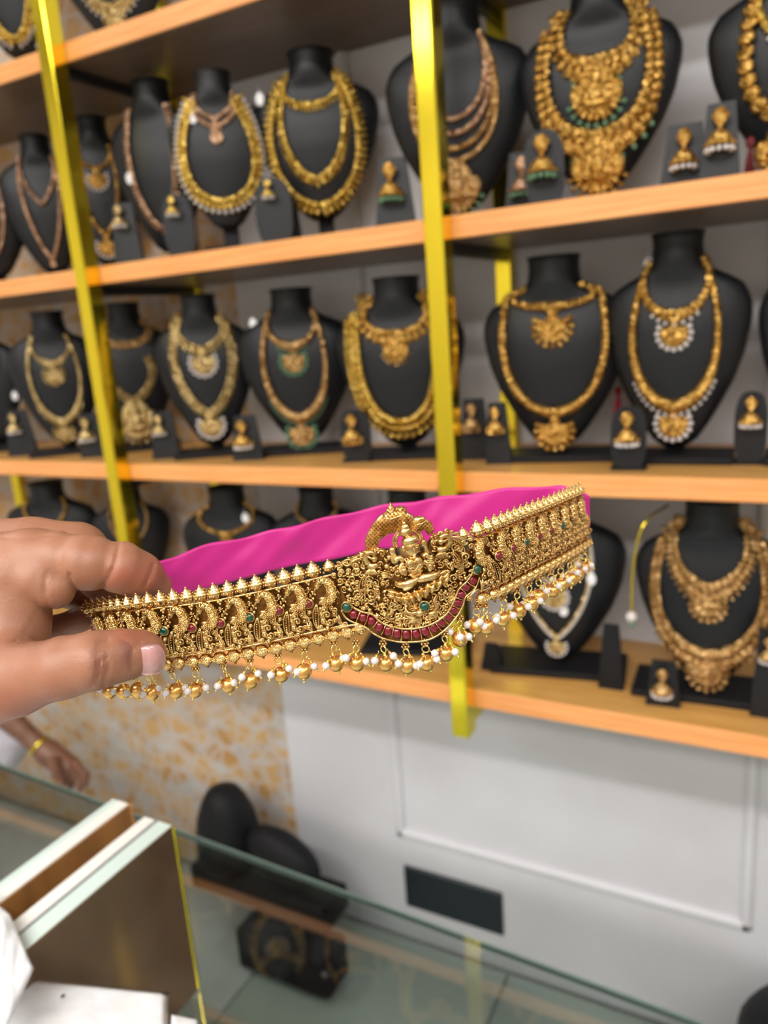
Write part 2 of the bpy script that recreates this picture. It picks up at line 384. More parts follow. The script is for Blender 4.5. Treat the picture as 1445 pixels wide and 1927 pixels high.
# ------------------------------------------------------------------ busts
PT = np.array([0, .05, .12, .165, .20, .235, .28, .34, .42, .55, .68, .80, .90, .96, 1.0])
PW = np.array([.35, .335, .36, .46, .68, .86, .94, 1.0, .99, .92, .79, .61, .44, .31, .15])
PD = np.array([.29, .28, .28, .26, .22, .21, .22, .24, .26, .26, .23, .19, .14, .10, .04])
PB = np.array([.26, .25, .22, .14, .06, .05, .04, .04, .04, .04, .04, .04, .03, .03, .02])
EX = np.array([2, 2, 2, 2, 2, 2.0, 2, 2, 2, 2, 2, 2, 2, 2, 2.0])
class Bust:
    def __init__(s, row, top, bot, w, label, yf=0.55, Y=1.335, base=True, stub=False):
        s.zs = ZT[row]; Y = Y
        a = at(*top, Y); b = at(*bot, Y)
        # along the nearly vertical axis of the bust; keep x at the middle
        x = (a[0] + b[0]) / 2; s.W = w * mmpp((a + b) / 2) * 1.02
        ztop = a[2]; s.z0 = max(b[2], s.zs + 0.022); s.H = ztop - s.z0
        s.x, s.Y = x, Y; s.yaw = math.atan2(x, Y) * -yf
        s.root = empty('necklace_bust', (x, Y, s.zs), s.yaw, label, 'bust', 'black necklace busts on the shelves')
        s.off = s.z0 - s.zs
        n = 28; V = []; Fc = []
        ts = np.concatenate([np.linspace(0, .3, 16), np.linspace(.33, 1, 18)])
        for t in ts:
            wv, d, bk = s.wd(t)
            z = s.off + s.H * (1 - t)
            for k in range(n):
                an = 2 * math.pi * k / n; c, sn = math.cos(an), math.sin(an)
                V.append((wv * c, -(d * sn if sn > 0 else bk * sn) + s.lean(t), z))
        m = len(ts)
        for i in range(m - 1):
            for k in range(n):
                k2 = (k + 1) % n; Fc.append((i * n + k, (i + 1) * n + k, (i + 1) * n + k2, i * n + k2))
        Fc.append(tuple(range(n))); Fc.append(tuple((m - 1) * n + k for k in range(n))[::-1])
        MB().add(V, Fc).build('torso', 'black', s.root)
        # collar rim at the top of the neck
        P = [(s.wd(0)[0] * math.cos(a_), -(s.wd(0)[1] * math.sin(a_) if math.sin(a_) > 0 else s.wd(0)[2] * math.sin(a_)) + s.lean(0), s.off + s.H) for a_ in np.linspace(0, 2 * math.pi, 33)]
        MB().add(*tube(P, 0.0022, 6)).build('collar_seam', 'black', s.root)
        o = MB().add(*bevbox(.03, .012, s.off + s.H * .45 - .01, .002)).build('support', 'blackmat', s.root, False)
        o.location = (0, s.W * .055 + .008, (s.off + s.H * .45) / 2 + .004); o.rotation_euler = (0.0, 0, 0)
        if base:
            o = block('base_plate', (0, 0.0, .0065), (s.W * (.5, .5, .82, 1.0)[row], (.06, .06, .10, .11)[row], .012), 'blackmat', s.root, .002)
    def lean(s, t): return (0.5 - t) * 0.0 * s.H
    def wd(s, t):
        return (np.interp(t, PT, PW) * s.W / 2, np.interp(t, PT, PD) * s.W * .62, np.interp(t, PT, PB) * s.W * .6)
    def surf(s, x, t):
        wv, d, _ = s.wd(t); q = min(abs(x) / max(wv, 1e-5), 0.985)
        return np.array([math.copysign(q * wv, x), -d * math.sqrt(1 - q * q) + s.lean(t), s.off + s.H * (1 - t)])
    def hang(s, x, t):      # like surf, but below the hull it hangs free
        if t > 0.97: t2 = 0.97
        else: t2 = t
        p = s.surf(x, t2); p[2] = s.off + s.H * (1 - t); return p

def necklace(b, label, t0, tb, wm, v=0.0, unitk='bead', size=5.0, m='n_gold', rows=1, grow=0.0, fringe=None, pend=None, ps=0.2, tagat=None, x0=None, group=None, tag2=None):
    rng = random.Random(hash_(label))
    W2 = b.W / 2; x0 = 0.36 if x0 is None else x0
    P0 = np.array([x0, t0]); P3 = np.array([0, tb]); dt = tb - t0
    U1 = np.array([max(wm, x0) * 1.05, t0 + dt * .5]); U2 = np.array([wm * .85, tb])
    V1 = np.array([x0 + (wm - x0) * .7, t0 + dt * .33]); V2 = np.array([wm * .42, tb - dt * .22])
    P1 = U1 * (1 - v) + V1 * v; P2 = U2 * (1 - v) + V2 * v
    u = np.linspace(0, 1, 60)[:, None]
    C = (1 - u) ** 3 * P0 + 3 * (1 - u) ** 2 * u * P1 + 3 * (1 - u) * u * u * P2 + u ** 3 * P3
    L = np.array([b.surf(c[0] * W2, c[1]) for c in C]); Rg = np.array([b.surf(-c[0] * W2, c[1]) for c in C[::-1][1:]])
    P = np.vstack([L, Rg]); P[:, 1] -= 0.0015
    mid = 59 / 118.0
    seg = np.r_[0, np.cumsum(np.linalg.norm(np.diff(P, axis=0), axis=1))]; tot = seg[-1]
    sz = size * {'bead': .0017, 'leaf': .0016, 'coin': .0014, 'rope': .0014}[unitk]
    root = empty('necklace', (b.x, b.Y, b.zs), b.yaw, label, 'necklace', group or 'gold necklaces on the busts')
    chain = MB(); fr = MB(); pos = 0.0; k = 0
    pitch = sz * {'bead': .62, 'coin': .75, 'leaf': .6, 'rope': .55}[unitk]
    num = max(8, int(tot / pitch)); smid = tot * .5
    for k in range(num + 1):
        sp = tot * k / num
        p = np.array([np.interp(sp, seg, P[:, j]) for j in range(3)])
        q = np.array([np.interp(min(sp + .002, tot), seg, P[:, j]) for j in range(3)]) - np.array([np.interp(max(sp - .002, 0), seg, P[:, j]) for j in range(3)])
        tn = unit(q)
        nr = np.array([p[0] / (b.W * .5) * 0.9, -1.0, 0]); nr = unit(nr - tn * nr.dot(tn))
        out = unit(np.cross(tn, nr)); 
        if out.dot(np.array([p[0], 0, p[2] - (b.off + b.H * (1 - tb * .4))])) < 0 or out[2] > .5: out = -out
        g = 1 + grow * math.exp(-((sp - smid) / (tot * .16)) ** 2)
        for rr in range(rows):
            pp = p + out * sz * .8 * rr * g + nr * sz * .25
            s_ = sz * g * (1 - .08 * rr)
            Fm = FR(pp, tn, out, nr)
            if unitk == 'bead': chain.add(*SPL, Fm @ S(s_ * .5))
            elif unitk == 'rope': chain.add(*SPX, Fm @ R('Z', .7) @ S(s_ * .62, s_ * .34, s_ * .42))
            elif unitk == 'coin':
                chain.add(*SPL, Fm @ R('Y', .25) @ S(s_ * .52, s_ * .56, s_ * .2)); chain.add(*SPX, Fm @ T(0, 0, s_ * .2) @ S(s_ * .2))
            else:
                chain.add(*SPL, Fm @ S(s_ * .45, s_ * .4, s_ * .3)); chain.add(*SPX, Fm @ T(0, s_ * .62, 0) @ S(s_ * .26, s_ * .5, s_ * .2))
        if fringe and tb > .1:
            wgt = abs(sp - smid) / tot
            lim = .5 if fringe[1] == 'all' else .15
            if wgt < lim and (k % 2 == 0 or sz > .006):
                pp = p + out * sz * (.8 * (rows - 1) + .62) * g
                fr.add(*SPL, T(*pp) @ T(0, -sz * .3, 0) @ S(max(.0030, sz * .26)))
    o = chain.build('chain', m, root); o['kind'] = 'stuff'
    if fr.V: fr.build('bead_fringe', {'p': 'pearl', 'g': 'gpearl', 'o': m}[fringe[0]], root)['kind'] = 'stuff'
    if pend:
        p = b.hang(0, min(tb, .96)); s_ = ps * b.W * .80; pendant(root, p + np.array([0, -.004, 0]), s_, pend, m)
    if tagat:
        x, t = tagat; p = b.surf(x * W2, t); p[1] -= .006
        o = MB().add(*SP, S(.0085, .0012, .012)).build('price_tag', 'tag', root); o.location = tuple(p); tag(o, 'white oval price tag')
        MB().add(*tube([p + (0, 0, .012), p + (0, .004, .022)], .0005, 4)).build('tag_string', 'tag', root)
    return root
def hash_(s):
    h = 7
    for c in s: h = (h * 31 + ord(c)) % 1000003
    return h
def pendant(root, p, s, kind, m):
    mb = MB(); fr = MB(); base = T(*p) @ R('X', math.pi / 2)     # local x right, y up, z toward viewer
    frm = 'pearl'
    if kind in ('fan', 'fanp', 'fang'):
        mb.add(*SP, base @ T(0, -s * .12, 0) @ S(s * .16, s * .16, s * .09))
        mb.add(*SP, base @ T(0, -s * .5, 0) @ S(s * .3, s * .28, s * .12))
        for a in np.linspace(-2.0, 2.0, 11):
            mb.add(*SPL, base @ T(0, -s * .5, s * .02) @ R('Z', a) @ T(0, -s * .30, 0) @ S(s * .085, s * .14, s * .06))
            fr.add(*SPL, base @ T(0, -s * .5, s * .02) @ R('Z', a) @ T(0, -s * .47, 0) @ S(s * .085))
        mb.add(*torus(s * .2, s * .03, 14, 5), base @ T(0, -s * .5, s * .1))
        mb.add(*SPL, base @ T(0, -s * .5, s * .13) @ S(s * .09))
        if kind == 'fan': frm = m
        if kind == 'fang': frm = 'gpearl'
    elif kind in ('idol', 'idolg'):
        mb.add(*SP, base @ T(0, -s * .45, 0) @ S(s * .34, s * .48, s * .1))
        mb.add(*SP, base @ T(0, -s * .28, s * .1) @ S(s * .11, s * .13, s * .1)); mb.add(*SP, base @ T(0, -s * .12, s * .08) @ S(s * .08, s * .12, s * .08))
        mb.add(*SP, base @ T(0, -s * .5, s * .1) @ S(s * .15, s * .17, s * .1)); mb.add(*SP, base @ T(0, -s * .68, s * .09) @ S(s * .27, s * .09, s * .11))
        for sx in (-1, 1):
            mb.add(*SPL, base @ T(sx * s * .22, -s * .42, s * .08) @ R('Z', sx * .5) @ S(s * .05, s * .16, s * .05))
            mb.add(*SP, base @ T(sx * s * .36, -s * .5, s * .03) @ S(s * .12, s * .2, s * .08))
        for a in np.linspace(-1.25, 1.25, 9):
            mb.add(*SPL, base @ T(0, -s * .55, s * .02) @ R('Z', a) @ T(0, -s * .36, 0) @ S(s * .06, s * .12, s * .05))
            fr.add(*SPL, base @ T(0, -s * .55, s * .02) @ R('Z', a) @ T(0, -s * .52, 0) @ S(s * .055))
        frm = 'gpearl' if kind == 'idolg' else m
    elif kind == 'round':
        mb.add(*SP, base @ T(0, -s * .1, 0) @ S(s * .12)); mb.add(*SP, base @ T(0, -s * .42, 0) @ S(s * .27, s * .27, s * .08))
        mb.add(*torus(s * .25, s * .045, 16, 6), base @ T(0, -s * .42, s * .04)); mb.add(*SPL, base @ T(0, -s * .42, s * .08) @ S(s * .09))
    elif kind == 'box':
        mb.add(*bevbox(s * .5, s * .7, s * .2, s * .03), base @ T(0, -s * .35, 0))
        for i in range(5):
            mb.add(*SPL, base @ T((i - 2) * s * .11, -s * .8, 0) @ S(s * .06)); mb.add(*SPL, base @ T((i - 2) * s * .11, -s * .1, s * .1) @ S(s * .05))
    mb.build('pendant', m, root)
    if fr.V: fr.build('pendant_fringe', frm, root)

G_ = lambda *a: a
B = {}
def bust(k, *a, **kw): B[k] = Bust(*a, **kw); return B[k]
bust('A1', 0, (0, -225), (35, 115), 205, 'black necklace bust on topmost shelf beside the gold post, with a pearl fringed set', 0.5)
bust('A2', 0, (185, -230), (240, 85), 235, 'black necklace bust on topmost shelf wearing a wide pearl edged collar', 0.5)
bust('B1', 1, (-45, 300), (0, 545), 150, 'black bust cut by the picture edge on the second shelf', 0.8, Y=1.31)
bust('B2', 1, (66, 258), (108, 535), 150, 'black bust on second shelf with copper toned V chains before the post', 0.8, Y=1.38)
bust('B3', 1, (170, 223), (215, 510), 145, 'small black bust just beyond the gold post on second shelf', 0.8, Y=1.41)
bust('B4', 1, (270, 160), (335, 472), 190, 'slim black bust on second shelf with a long plain rose chain', 0.35, Y=1.33)
bust('B5', 1, (403, 140), (428, 432), 185, 'black bust on second shelf wearing a broad yellow fringe necklace', 0.8, Y=1.275)
bust('B6', 1, (580, 104), (614, 414), 236, 'black bust on second shelf wearing three tiers of leaf necklaces', 0.7, Y=1.36)
bust('B7', 1, (850, 15), (872, 398), 272, 'large black bust behind the central gold post on second shelf', 0.55)
bust('B8', 1, (1113, -25), (1140, 360), 288, 'large black bust on second shelf wearing two massive temple necklaces', 0.6)
bust('B9', 1, (1478, -95), (1500, 300), 290, 'black bust cut by the picture edge with large round gold links', 0.6)
bust('C0', 2, (-40, 606), (0, 850), 130, 'black bust at the very end of the third shelf cut by the picture', 0.55)
bust('C1', 2, (92, 587), (127, 848), 160, 'black bust on third shelf before the yellow post with a two tier set', 0.8, Y=1.31)
bust('C2', 2, (235, 571), (266, 845), 160, 'black bust on third shelf half hidden behind the yellow post', 0.8, Y=1.38)
bust('C3', 2, (378, 556), (402, 850), 178, 'black bust on third shelf wearing two V necklaces with pearl fans', 0.8, Y=1.32)
bust('C4', 2, (545, 545), (578, 850), 216, 'black bust on third shelf with green edged medallion necklaces', 0.7, Y=1.37)
bust('C5', 2, (742, 524), (768, 850), 240, 'black bust on third shelf wearing a very thick gold rope necklace', 0.55)
bust('C6', 2, (1040, 484), (1050, 862), 264, 'glossy black bust on third shelf between the central post and the pearl necklace bust', 0.6)
bust('C7', 2, (1247, 443), (1296, 856), 252, 'tall black bust on third shelf wearing pearl and green stone necklaces', 0.3)
bust('C8', 2, (1555, 430), (1570, 856), 245, 'black bust on third shelf showing only its shoulder at the picture edge', 0.6)
bust('D1', 3, (92, 908), (125, 1160), 170, 'shaded black bust on lowest shelf above the holding hand', 0.55)
bust('D2', 3, (240, 918), (272, 1170), 140, 'shaded black bust on lowest shelf beside the yellow post foot', 0.8, Y=1.39)
bust('D3', 3, (430, 916), (455, 1195), 185, 'shaded black bust on lowest shelf wearing a square drum pendant', 0.55)
bust('D4', 3, (595, 918), (622, 1225), 180, 'shaded black bust on lowest shelf above the pink strap middle', 0.8, Y=1.39)
bust('D5', 3, (768, 918), (785, 1262), 200, 'shaded black bust on lowest shelf hidden behind the belt medallion', 0.55)
bust('D6', 3, (1035, 925), (1062, 1262), 244, 'black bust on lowest shelf with a V necklace and paper tags', 0.55)
bust('D7', 3, (1322, 938), (1347, 1312), 262, 'black bust on lowest shelf wearing two broad antique gold necklaces', 0.55, Y=1.32)

N = necklace
N(B['A1'], 'yellow gold necklace with pearl edge on topmost shelf beside the post', .3, .9, .5, .3, 'leaf', 9, 'n_yellow', 2, 0, ('p', 'all'), None, .2, (0.42, .93))
N(B['A2'], 'wide antique gold collar with clear pearl edge on topmost shelf', .3, .80, .52, .2, 'coin', 9, 'n_pale', 2, .3, ('p', 'all'), 'fan', .22)
N(B['B1'], 'copper toned chain on the bust cut by the picture edge', .16, .85, .6, .6, 'bead', 6, 'n_rose')
N(B['D2'], 'shaded thin chain on the bust beside the yellow post foot', .14, .5, .6, .5, 'bead', 5, 'n_antique')
N(B['C8'], 'gold chain on the bust showing only its shoulder', .16, .8, .6, .2, 'bead', 6, 'n_gold')
N(B['B2'], 'copper toned long V chain before the yellow post', .16, .90, .62, .9, 'bead', 7, 'n_rose', 1, 0, None, 'round', .14)
N(B['B2'], 'copper toned short V chain before the yellow post', .16, .50, .48, .9, 'bead', 6, 'n_rose', 1, 0, None, None)
N(B['B3'], 'short choker with a round fan pendant behind the yellow post', .2, .34, .42, .3, 'bead', 6, 'n_gold', 1, 0, None, 'fanp', .34)
N(B['B3'], 'longer necklace with pearl rimmed disc pendant behind the yellow post', .22, .78, .6, .6, 'bead', 6, 'n_gold', 1, 0, None, 'fanp', .36)
N(B['B4'], 'long rose gold marquise chain with one small tag', .16, .86, .62, .55, 'leaf', 8, 'n_rose', 1, 0, None, None, .2, (-.52, .55))
N(B['B5'], 'broad yellow gold U necklace fringed with clear drops', .2, .82, .84, .05, 'leaf', 9.5, 'n_yellow', 2, 0, ('p', 'all'), None)
N(B['B5'], 'upper rose gold V choker with coin pendant', .14, .30, .5, .8, 'bead', 6, 'n_rose', 1, 0, None, 'round', .24, (-.42, .28))
N(B['B5'], 'second rose gold V strand below the choker', .17, .36, .56, .8, 'bead', 6, 'n_rose', 1, 0, None, 'round', .26)
N(B['B6'], 'gold leaf choker at the neck of the three tier bust', .12, .32, .50, .15, 'leaf', 7, 'n_yellow', 1, .3, ('o', 'mid'), None)
N(B['B6'], 'middle tier of gold leaves on the three tier bust', .16, .76, .62, .4, 'leaf', 8, 'n_yellow', 1, .3, None, None, .2)
N(B['B6'], 'longest tier of gold leaves on the three tier bust', .18, .92, .86, .25, 'leaf', 11, 'n_yellow', 1, .2, None, None, .2, (-.82, .24), x0=.45)
for q, (tb, wm) in enumerate(((.56, .50), (.63, .58), (.70, .66), (.76, .72))):
    N(B['B7'], ['innermost strand of the four strand bead necklace', 'second strand of the four strand bead necklace', 'third strand of the four strand bead necklace', 'outermost strand of the four strand bead necklace with idol plaque'][q], .17, tb, wm, .15, 'bead', 6.5, 'n_rose' if q < 2 else 'n_antique', 1, 0, None, 'idolg' if q == 3 else None, .42, group='strands of the four strand necklace')
N(B['B8'], 'short massive temple collar with idol pendant and green beads', .13, .40, .52, .1, 'coin', 11, 'n_gold', 2, .7, ('g', 'mid'), 'idolg', .42)
N(B['B8'], 'long massive temple necklace hanging over the shelf edge', .15, .74, .72, 0.0, 'coin', 12, 'n_gold', 2, .7, ('g', 'mid'), 'idol', .44, x0=.5)
N(B['B9'], 'long necklace of large round gold links cut by the picture edge', .15, .80, .62, .1, 'coin', 17, 'n_gold', 1, 0, None, 'idol', .5)
N(B['B9'], 'upper beaded gold necklace on the bust cut by the picture edge', .15, .45, .45, .4, 'bead', 8, 'n_yellow', 1, 0, ('p', 'mid'), None)
N(B['C0'], 'copper toned necklace at the end of the third shelf', .16, .5, .6, .3, 'bead', 7, 'n_rose', 1, 0, None, None, .2, (.75, .62))
N(B['C1'], 'short medallion necklace on the bust before the yellow post', .18, .38, .5, .5, 'coin', 7, 'n_pale', 1, .8, ('o', 'mid'), 'fan', .3)
N(B['C1'], 'long medallion necklace on the bust before the yellow post', .18, .82, .72, .35, 'coin', 7, 'n_pale', 1, .9, ('o', 'mid'), 'fan', .3)
N(B['C2'], 'mesh band choker on the bust behind the yellow post', .14, .28, .62, .2, 'coin', 8, 'n_antique', 2, 0, None, None)
N(B['C2'], 'multi strand necklace with brooch and square pendant behind the yellow post', .40, .68, .6, .8, 'rope', 6, 'n_pale', 3, 0, None, 'idol', .6)
N(B['C3'], 'short V necklace with clear pearl fan pendant', .14, .34, .62, .75, 'leaf', 7, 'n_pale', 2, 0, ('o', 'all'), 'fanp', .36)
N(B['C3'], 'long V necklace with clear pearl fan pendant', .16, .76, .80, .7, 'leaf', 7, 'n_pale', 2, 0, ('o', 'all'), 'fanp', .36)
N(B['C4'], 'short antique necklace with green fringed medallion', .14, .36, .48, .4, 'bead', 8, 'n_antique', 1, .9, ('g', 'mid'), 'fang', .3)
N(B['C4'], 'long antique necklace with green fringed medallion', .15, .83, .66, .25, 'bead', 8, 'n_antique', 1, .9, ('g', 'mid'), 'fang', .34, (-.72, .2))
N(B['C5'], 'thick gold collar with small idol at its middle', .12, .32, .56, .1, 'coin', 11, 'n_gold', 2, .2, None, 'idol', .26)
N(B['C5'], 'very thick flat gold rope necklace in a wide U', .16, .84, .62, 0.0, 'rope', 12, 'n_yellow', 3, .1, None, None, x0=.55)
N(B['C6'], 'gold choker with a round fan pendant on the glossy bust', .15, .25, .66, .15, 'bead', 8, 'n_gold', 1, .4, None, 'fan', .34)
N(B['C6'], 'long gold beaded necklace with round fan pendant on the glossy bust', .18, .80, .76, .1, 'bead', 9, 'n_gold', 1, .3, None, 'fan', .34, x0=.6)
N(B['C7'], 'short necklace with green stones and white pearl edge', .12, .37, .52, .3, 'coin', 9, 'n_gold', 1, .7, ('p', 'mid'), 'fanp', .30)
N(B['C7'], 'long necklace with green stones and white pearl edge', .13, .79, .72, .15, 'bead', 8, 'n_gold', 1, .8, ('p', 'mid'), 'fanp', .32, (-.42, .13))
N(B['D1'], 'shaded V necklace above the holding hand', .14, .40, .6, .8, 'rope', 8, 'n_gold', 1, 0, None, None)
N(B['D3'], 'shaded bead chain with square drum pendant', .12, .33, .75, .5, 'bead', 6, 'n_gold', 1, 0, None, 'box', .3, (.4, .22))
N(B['D4'], 'shaded chain with coloured pendant over the pink strap', .10, .26, .5, .7, 'bead', 6, 'n_antique', 1, 0, None, 'box', .3)
N(B['D5'], 'shaded chain on the bust behind the belt medallion', .10, .3, .5, .7, 'bead', 6, 'n_antique', 1, 0, None, 'round', .3)
N(B['D6'], 'upper clear fringed pendant necklace with paper tag', .12, .50, .5, .7, 'leaf', 6, 'n_pale', 1, 0, ('p', 'all'), 'fanp', .26, (.12, .66))
N(B['D6'], 'long V necklace of pale gold with cluster pendant', .16, .84, .78, .85, 'leaf', 5, 'n_pale', 1, 0, ('p', 'all'), 'fanp', .2, (.52, .47))
N(B['D7'], 'short broad antique gold necklace dense with bead edge', .10, .44, .60, .55, 'coin', 8.5, 'n_antique', 2, .9, ('o', 'all'), 'fan', .3)
N(B['D7'], 'long broad antique gold necklace reaching the base plate', .13, .82, .82, .15, 'coin', 8.5, 'n_antique', 2, 1.1, ('o', 'mid'), 'fan', .34, x0=.5)

# hair chain hanging beside the D7 bust
b7 = B['D7']
e = empty('hair_chain', (0, 0, 0), 0, 'thin hanging gold hair chain with pearl end beside the antique gold necklaces', 'hair ornament')
p0 = at(1212, 985, 1.24); p1 = at(1192, 1060, 1.24); p2 = at(1188, 1150, 1.24)
MB().add(*tube(cr([p0 + (.03, .05, .02), p0, p1, p2], 14), .0022, 6)).build('chain', 'mirror_gold', e)
MB().add(*SP, T(*(p2 + (0, 0, -.01))) @ S(.0095)).build('pearl', 'pearl', e)
MB().add(*SPL, T(*(p2 + (0, 0, -.024))) @ S(.005)).build('end_bead', 'gpearl', e)
# tassels
for (px, py, Y, mk, lab) in ((1412, 268, 1.26, 'maroon', 'maroon thread tassel below the large round gold links'), (1163, 735, 1.40, 'red', 'small red thread bow behind the glossy bust')):
    p = at(px, py, Y); mb = MB(); rr = random.Random(3)
    mb.add(*SP, T(*p) @ S(.006, .006, .008))
    for k in range(34):
        a = rr.uniform(0, 6.28); q = rr.uniform(0, .009)
        mb.add(*tube([p, p + (q * .5 * math.cos(a), q * .5 * math.sin(a), -.02), p + (q * math.cos(a), q * math.sin(a), -.05)], .0009, 4))
    tag(mb.build('tassel', mk, None), lab, 'tassel')

# ------------------------------------------------------------------ earrings on small stands
def earring(row, px, py, sz, label, stand='slab', m='n_gold', frm='pearl', Y=1.255, tilt=0.0, slabw=1.0):
    p = at(px, py, Y); k = mmpp(p); h = sz * k      # sz = height of the earring in pixels
    zs = ZT[row]; base = zs + (0.0)
    W = h * .95 * slabw; zt = p[2] + h * .62
    yaw = math.atan2(p[0], Y) * -.55
    st = empty('earring_stand', (p[0], Y + .012, base), yaw, 'card stand behind ' + label, 'earring stand', 'black earring card stands')
    Hh = zt - base
    if stand == 'slab':
        V = [(-W * .5, -.008, 0), (W * .5, -.008, 0), (W * .33, -.002, Hh), (-W * .33, -.002, Hh), (-W * .5, .010, 0), (W * .5, .010, 0), (W * .33, .004, Hh), (-W * .33, .004, Hh)]
        MB().add(V, [(0, 1, 2, 3), (5, 4, 7, 6), (0, 4, 5, 1), (1, 5, 6, 2), (2, 6, 7, 3), (3, 7, 4, 0)]).build('card', 'black', st, False)
    else:
        P = []
        n = 24
        for s_ in (-.004, .004):
            for a in np.linspace(0, 2 * math.pi, n, endpoint=False):
                c, sn = math.cos(a), math.sin(a)
                P.append((W * .5 * math.copysign(abs(c) ** .7, c), s_, Hh / 2 + Hh / 2 * math.copysign(abs(sn) ** .7, sn)))
        Fc = [tuple(range(n)), tuple(range(2 * n - 1, n - 1, -1))] + [(i, n + i, n + (i + 1) % n, (i + 1) % n) for i in range(n)]
        MB().add(P, Fc).build('card', 'black', st, False)
    block('foot', (0, .012, .003), (W * 1.0, .035, .006), 'blackmat', st, .001)
    e = empty('jhumka_earring', (p[0], Y, p[2]), yaw, label, 'earring', 'bell earrings on card stands')
    s = h
    mb = MB(); B0 = T(0, -.004, 0)
    mb.add(*SP, B0 @ T(0, 0, s * .33) @ S(s * .15, s * .07, s * .15))
    for a in range(6): mb.add(*SPX, B0 @ T(s * .13 * math.cos(a * 1.05), -s * .03, s * .33 + s * .13 * math.sin(a * 1.05)) @ S(s * .05))
    mb.add(*SPL, B0 @ T(0, 0, s * .46) @ S(s * .05)); mb.add(*SPL, B0 @ T(0, 0, s * .15) @ S(s * .06))
    mb.build('stud', m, e)
    bell = MB().add(*lathe([(s * .04, s * .1), (s * .12, s * .06), (s * .22, -s * .05), (s * .27, -s * .18), (s * .28, -s * .22), (s * .25, -s * .23)], 16), B0)
    for a in range(16): bell.add(*SPX, B0 @ R('Z', a * .3927) @ T(s * .28, 0, -s * .2) @ S(s * .035))
    bell.build('bell', m, e)
    fr = MB()
    for a in range(12): fr.add(*SPL, B0 @ R('Z', a * .5236) @ T(s * .25, 0, -s * .31) @ S(s * .06))
    fr.build('bead_ring', frm, e)
for a in (
    (1, 735, 350, 82, 'gold bell earring with green beads beside the three tier bust', 'slab', 'n_gold', 'gpearl'),
    (1, 505, 360, 40, 'small gold stud drop between the yellow fringe bust and three tier bust', 'round', 'n_yellow', 'pearl', 1.26, 0, 1.9),
    (1, 532, 385, 34, 'smaller gold drop low beside the three tier bust', 'slab', 'n_yellow', 'pearl', 1.30, 0, 1.6),
    (1, 325, 392, 42, 'yellow drop earring on rounded card before the slim bust', 'round', 'n_yellow', 'pearl', 1.235, 0, 1.5),
    (1, 225, 412, 46, 'pale flower drop earring beside the slim bust', 'slab', 'n_pale', 'pearl', 1.24, 0, 1.3),
    (1, 983, 340, 84, 'shaded gold bell earring close to the central rear post', 'slab', 'n_rose', 'gpearl', 1.33),
    (1, 1020, 303, 92, 'large gold bell earring on a rounded card beside the massive temple set', 'round', 'n_gold', 'gpearl', 1.25, 0, .85),
    (1, 1287, 288, 86, 'gold bell earring with clear fringe on a square card', 'slab', 'n_gold', 'pearl', 1.27, 0, 1.1),
    (1, 1355, 252, 92, 'tall gold bell earring with white pearls on tapered card', 'slab', 'n_gold', 'pearl', 1.24, 0, .85),
    (2, 27, 800, 44, 'pale bell earring at the start of the third shelf', 'slab', 'n_pale', 'pearl', 1.25, 0, 1.3),
    (2, 163, 812, 52, 'pale long earring touching the yellow post', 'slab', 'n_pale', 'pearl', 1.25),
    (2, 300, 803, 44, 'pale bell earring beside the square pendant necklace', 'slab', 'n_pale', 'pearl', 1.25, 0, 1.3),
    (2, 457, 822, 62, 'gold bell earring with cloudy pearls beside the two V necklaces', 'slab', 'n_gold', 'pearl', 1.25),
    (2, 663, 812, 66, 'plain gold bell earring before the thick rope bust', 'round', 'n_gold', 'n_gold', 1.25, 0, .95),
    (2, 888, 790, 62, 'plain gold bell earring on dark card nearer the central post', 'slab', 'n_antique', 'n_antique', 1.30),
    (2, 932, 795, 58, 'plain gold bell earring touching the glossy bust', 'slab', 'n_gold', 'n_gold', 1.26, 0, .9),
    (2, 1180, 812, 76, 'gold bell earring with white pearls between the two tall busts', 'round', 'n_gold', 'pearl', 1.225, 0, .9),
    (2, 1413, 780, 68, 'gold bell earring with white pearls at the edge of the third shelf', 'round', 'n_gold', 'pearl', 1.29, 0, .9),
    (3, 1246, 1287, 66, 'gold bell earring on the base before the antique gold necklaces', 'slab', 'n_antique', 'pearl', 1.235),
    (3, 1447, 1225, 60, 'rose gold bell earring cut by the picture edge on lowest shelf', 'slab', 'n_antique', 'pearl', 1.25)):
    earring(*a)
# bare earring cards flanking the tagged V necklace
for (px, py, lab) in ((925, 1210, 'bare black card with tapered sides beside the central post on lowest shelf'), (1150, 1175, 'bare black tapered card between the two busts on lowest shelf')):
    p = at(px, py, 1.28); hh = p[2] - ZT[3] + .0
    V = [(-.022, -.008, 0), (.022, -.008, 0), (.013, -.003, hh), (-.013, -.003, hh), (-.022, .010, 0), (.022, .010, 0), (.013, .003, hh), (-.013, .003, hh)]
    e = MB().add(V, [(0, 1, 2, 3), (5, 4, 7, 6), (0, 4, 5, 1), (1, 5, 6, 2), (2, 6, 7, 3), (3, 7, 4, 0)]).build('earring_stand', 'blackmat', None, False)
    e.location = (p[0], 1.28, ZT[3]); tag(e, lab, 'earring stand', 'black earring card stands')

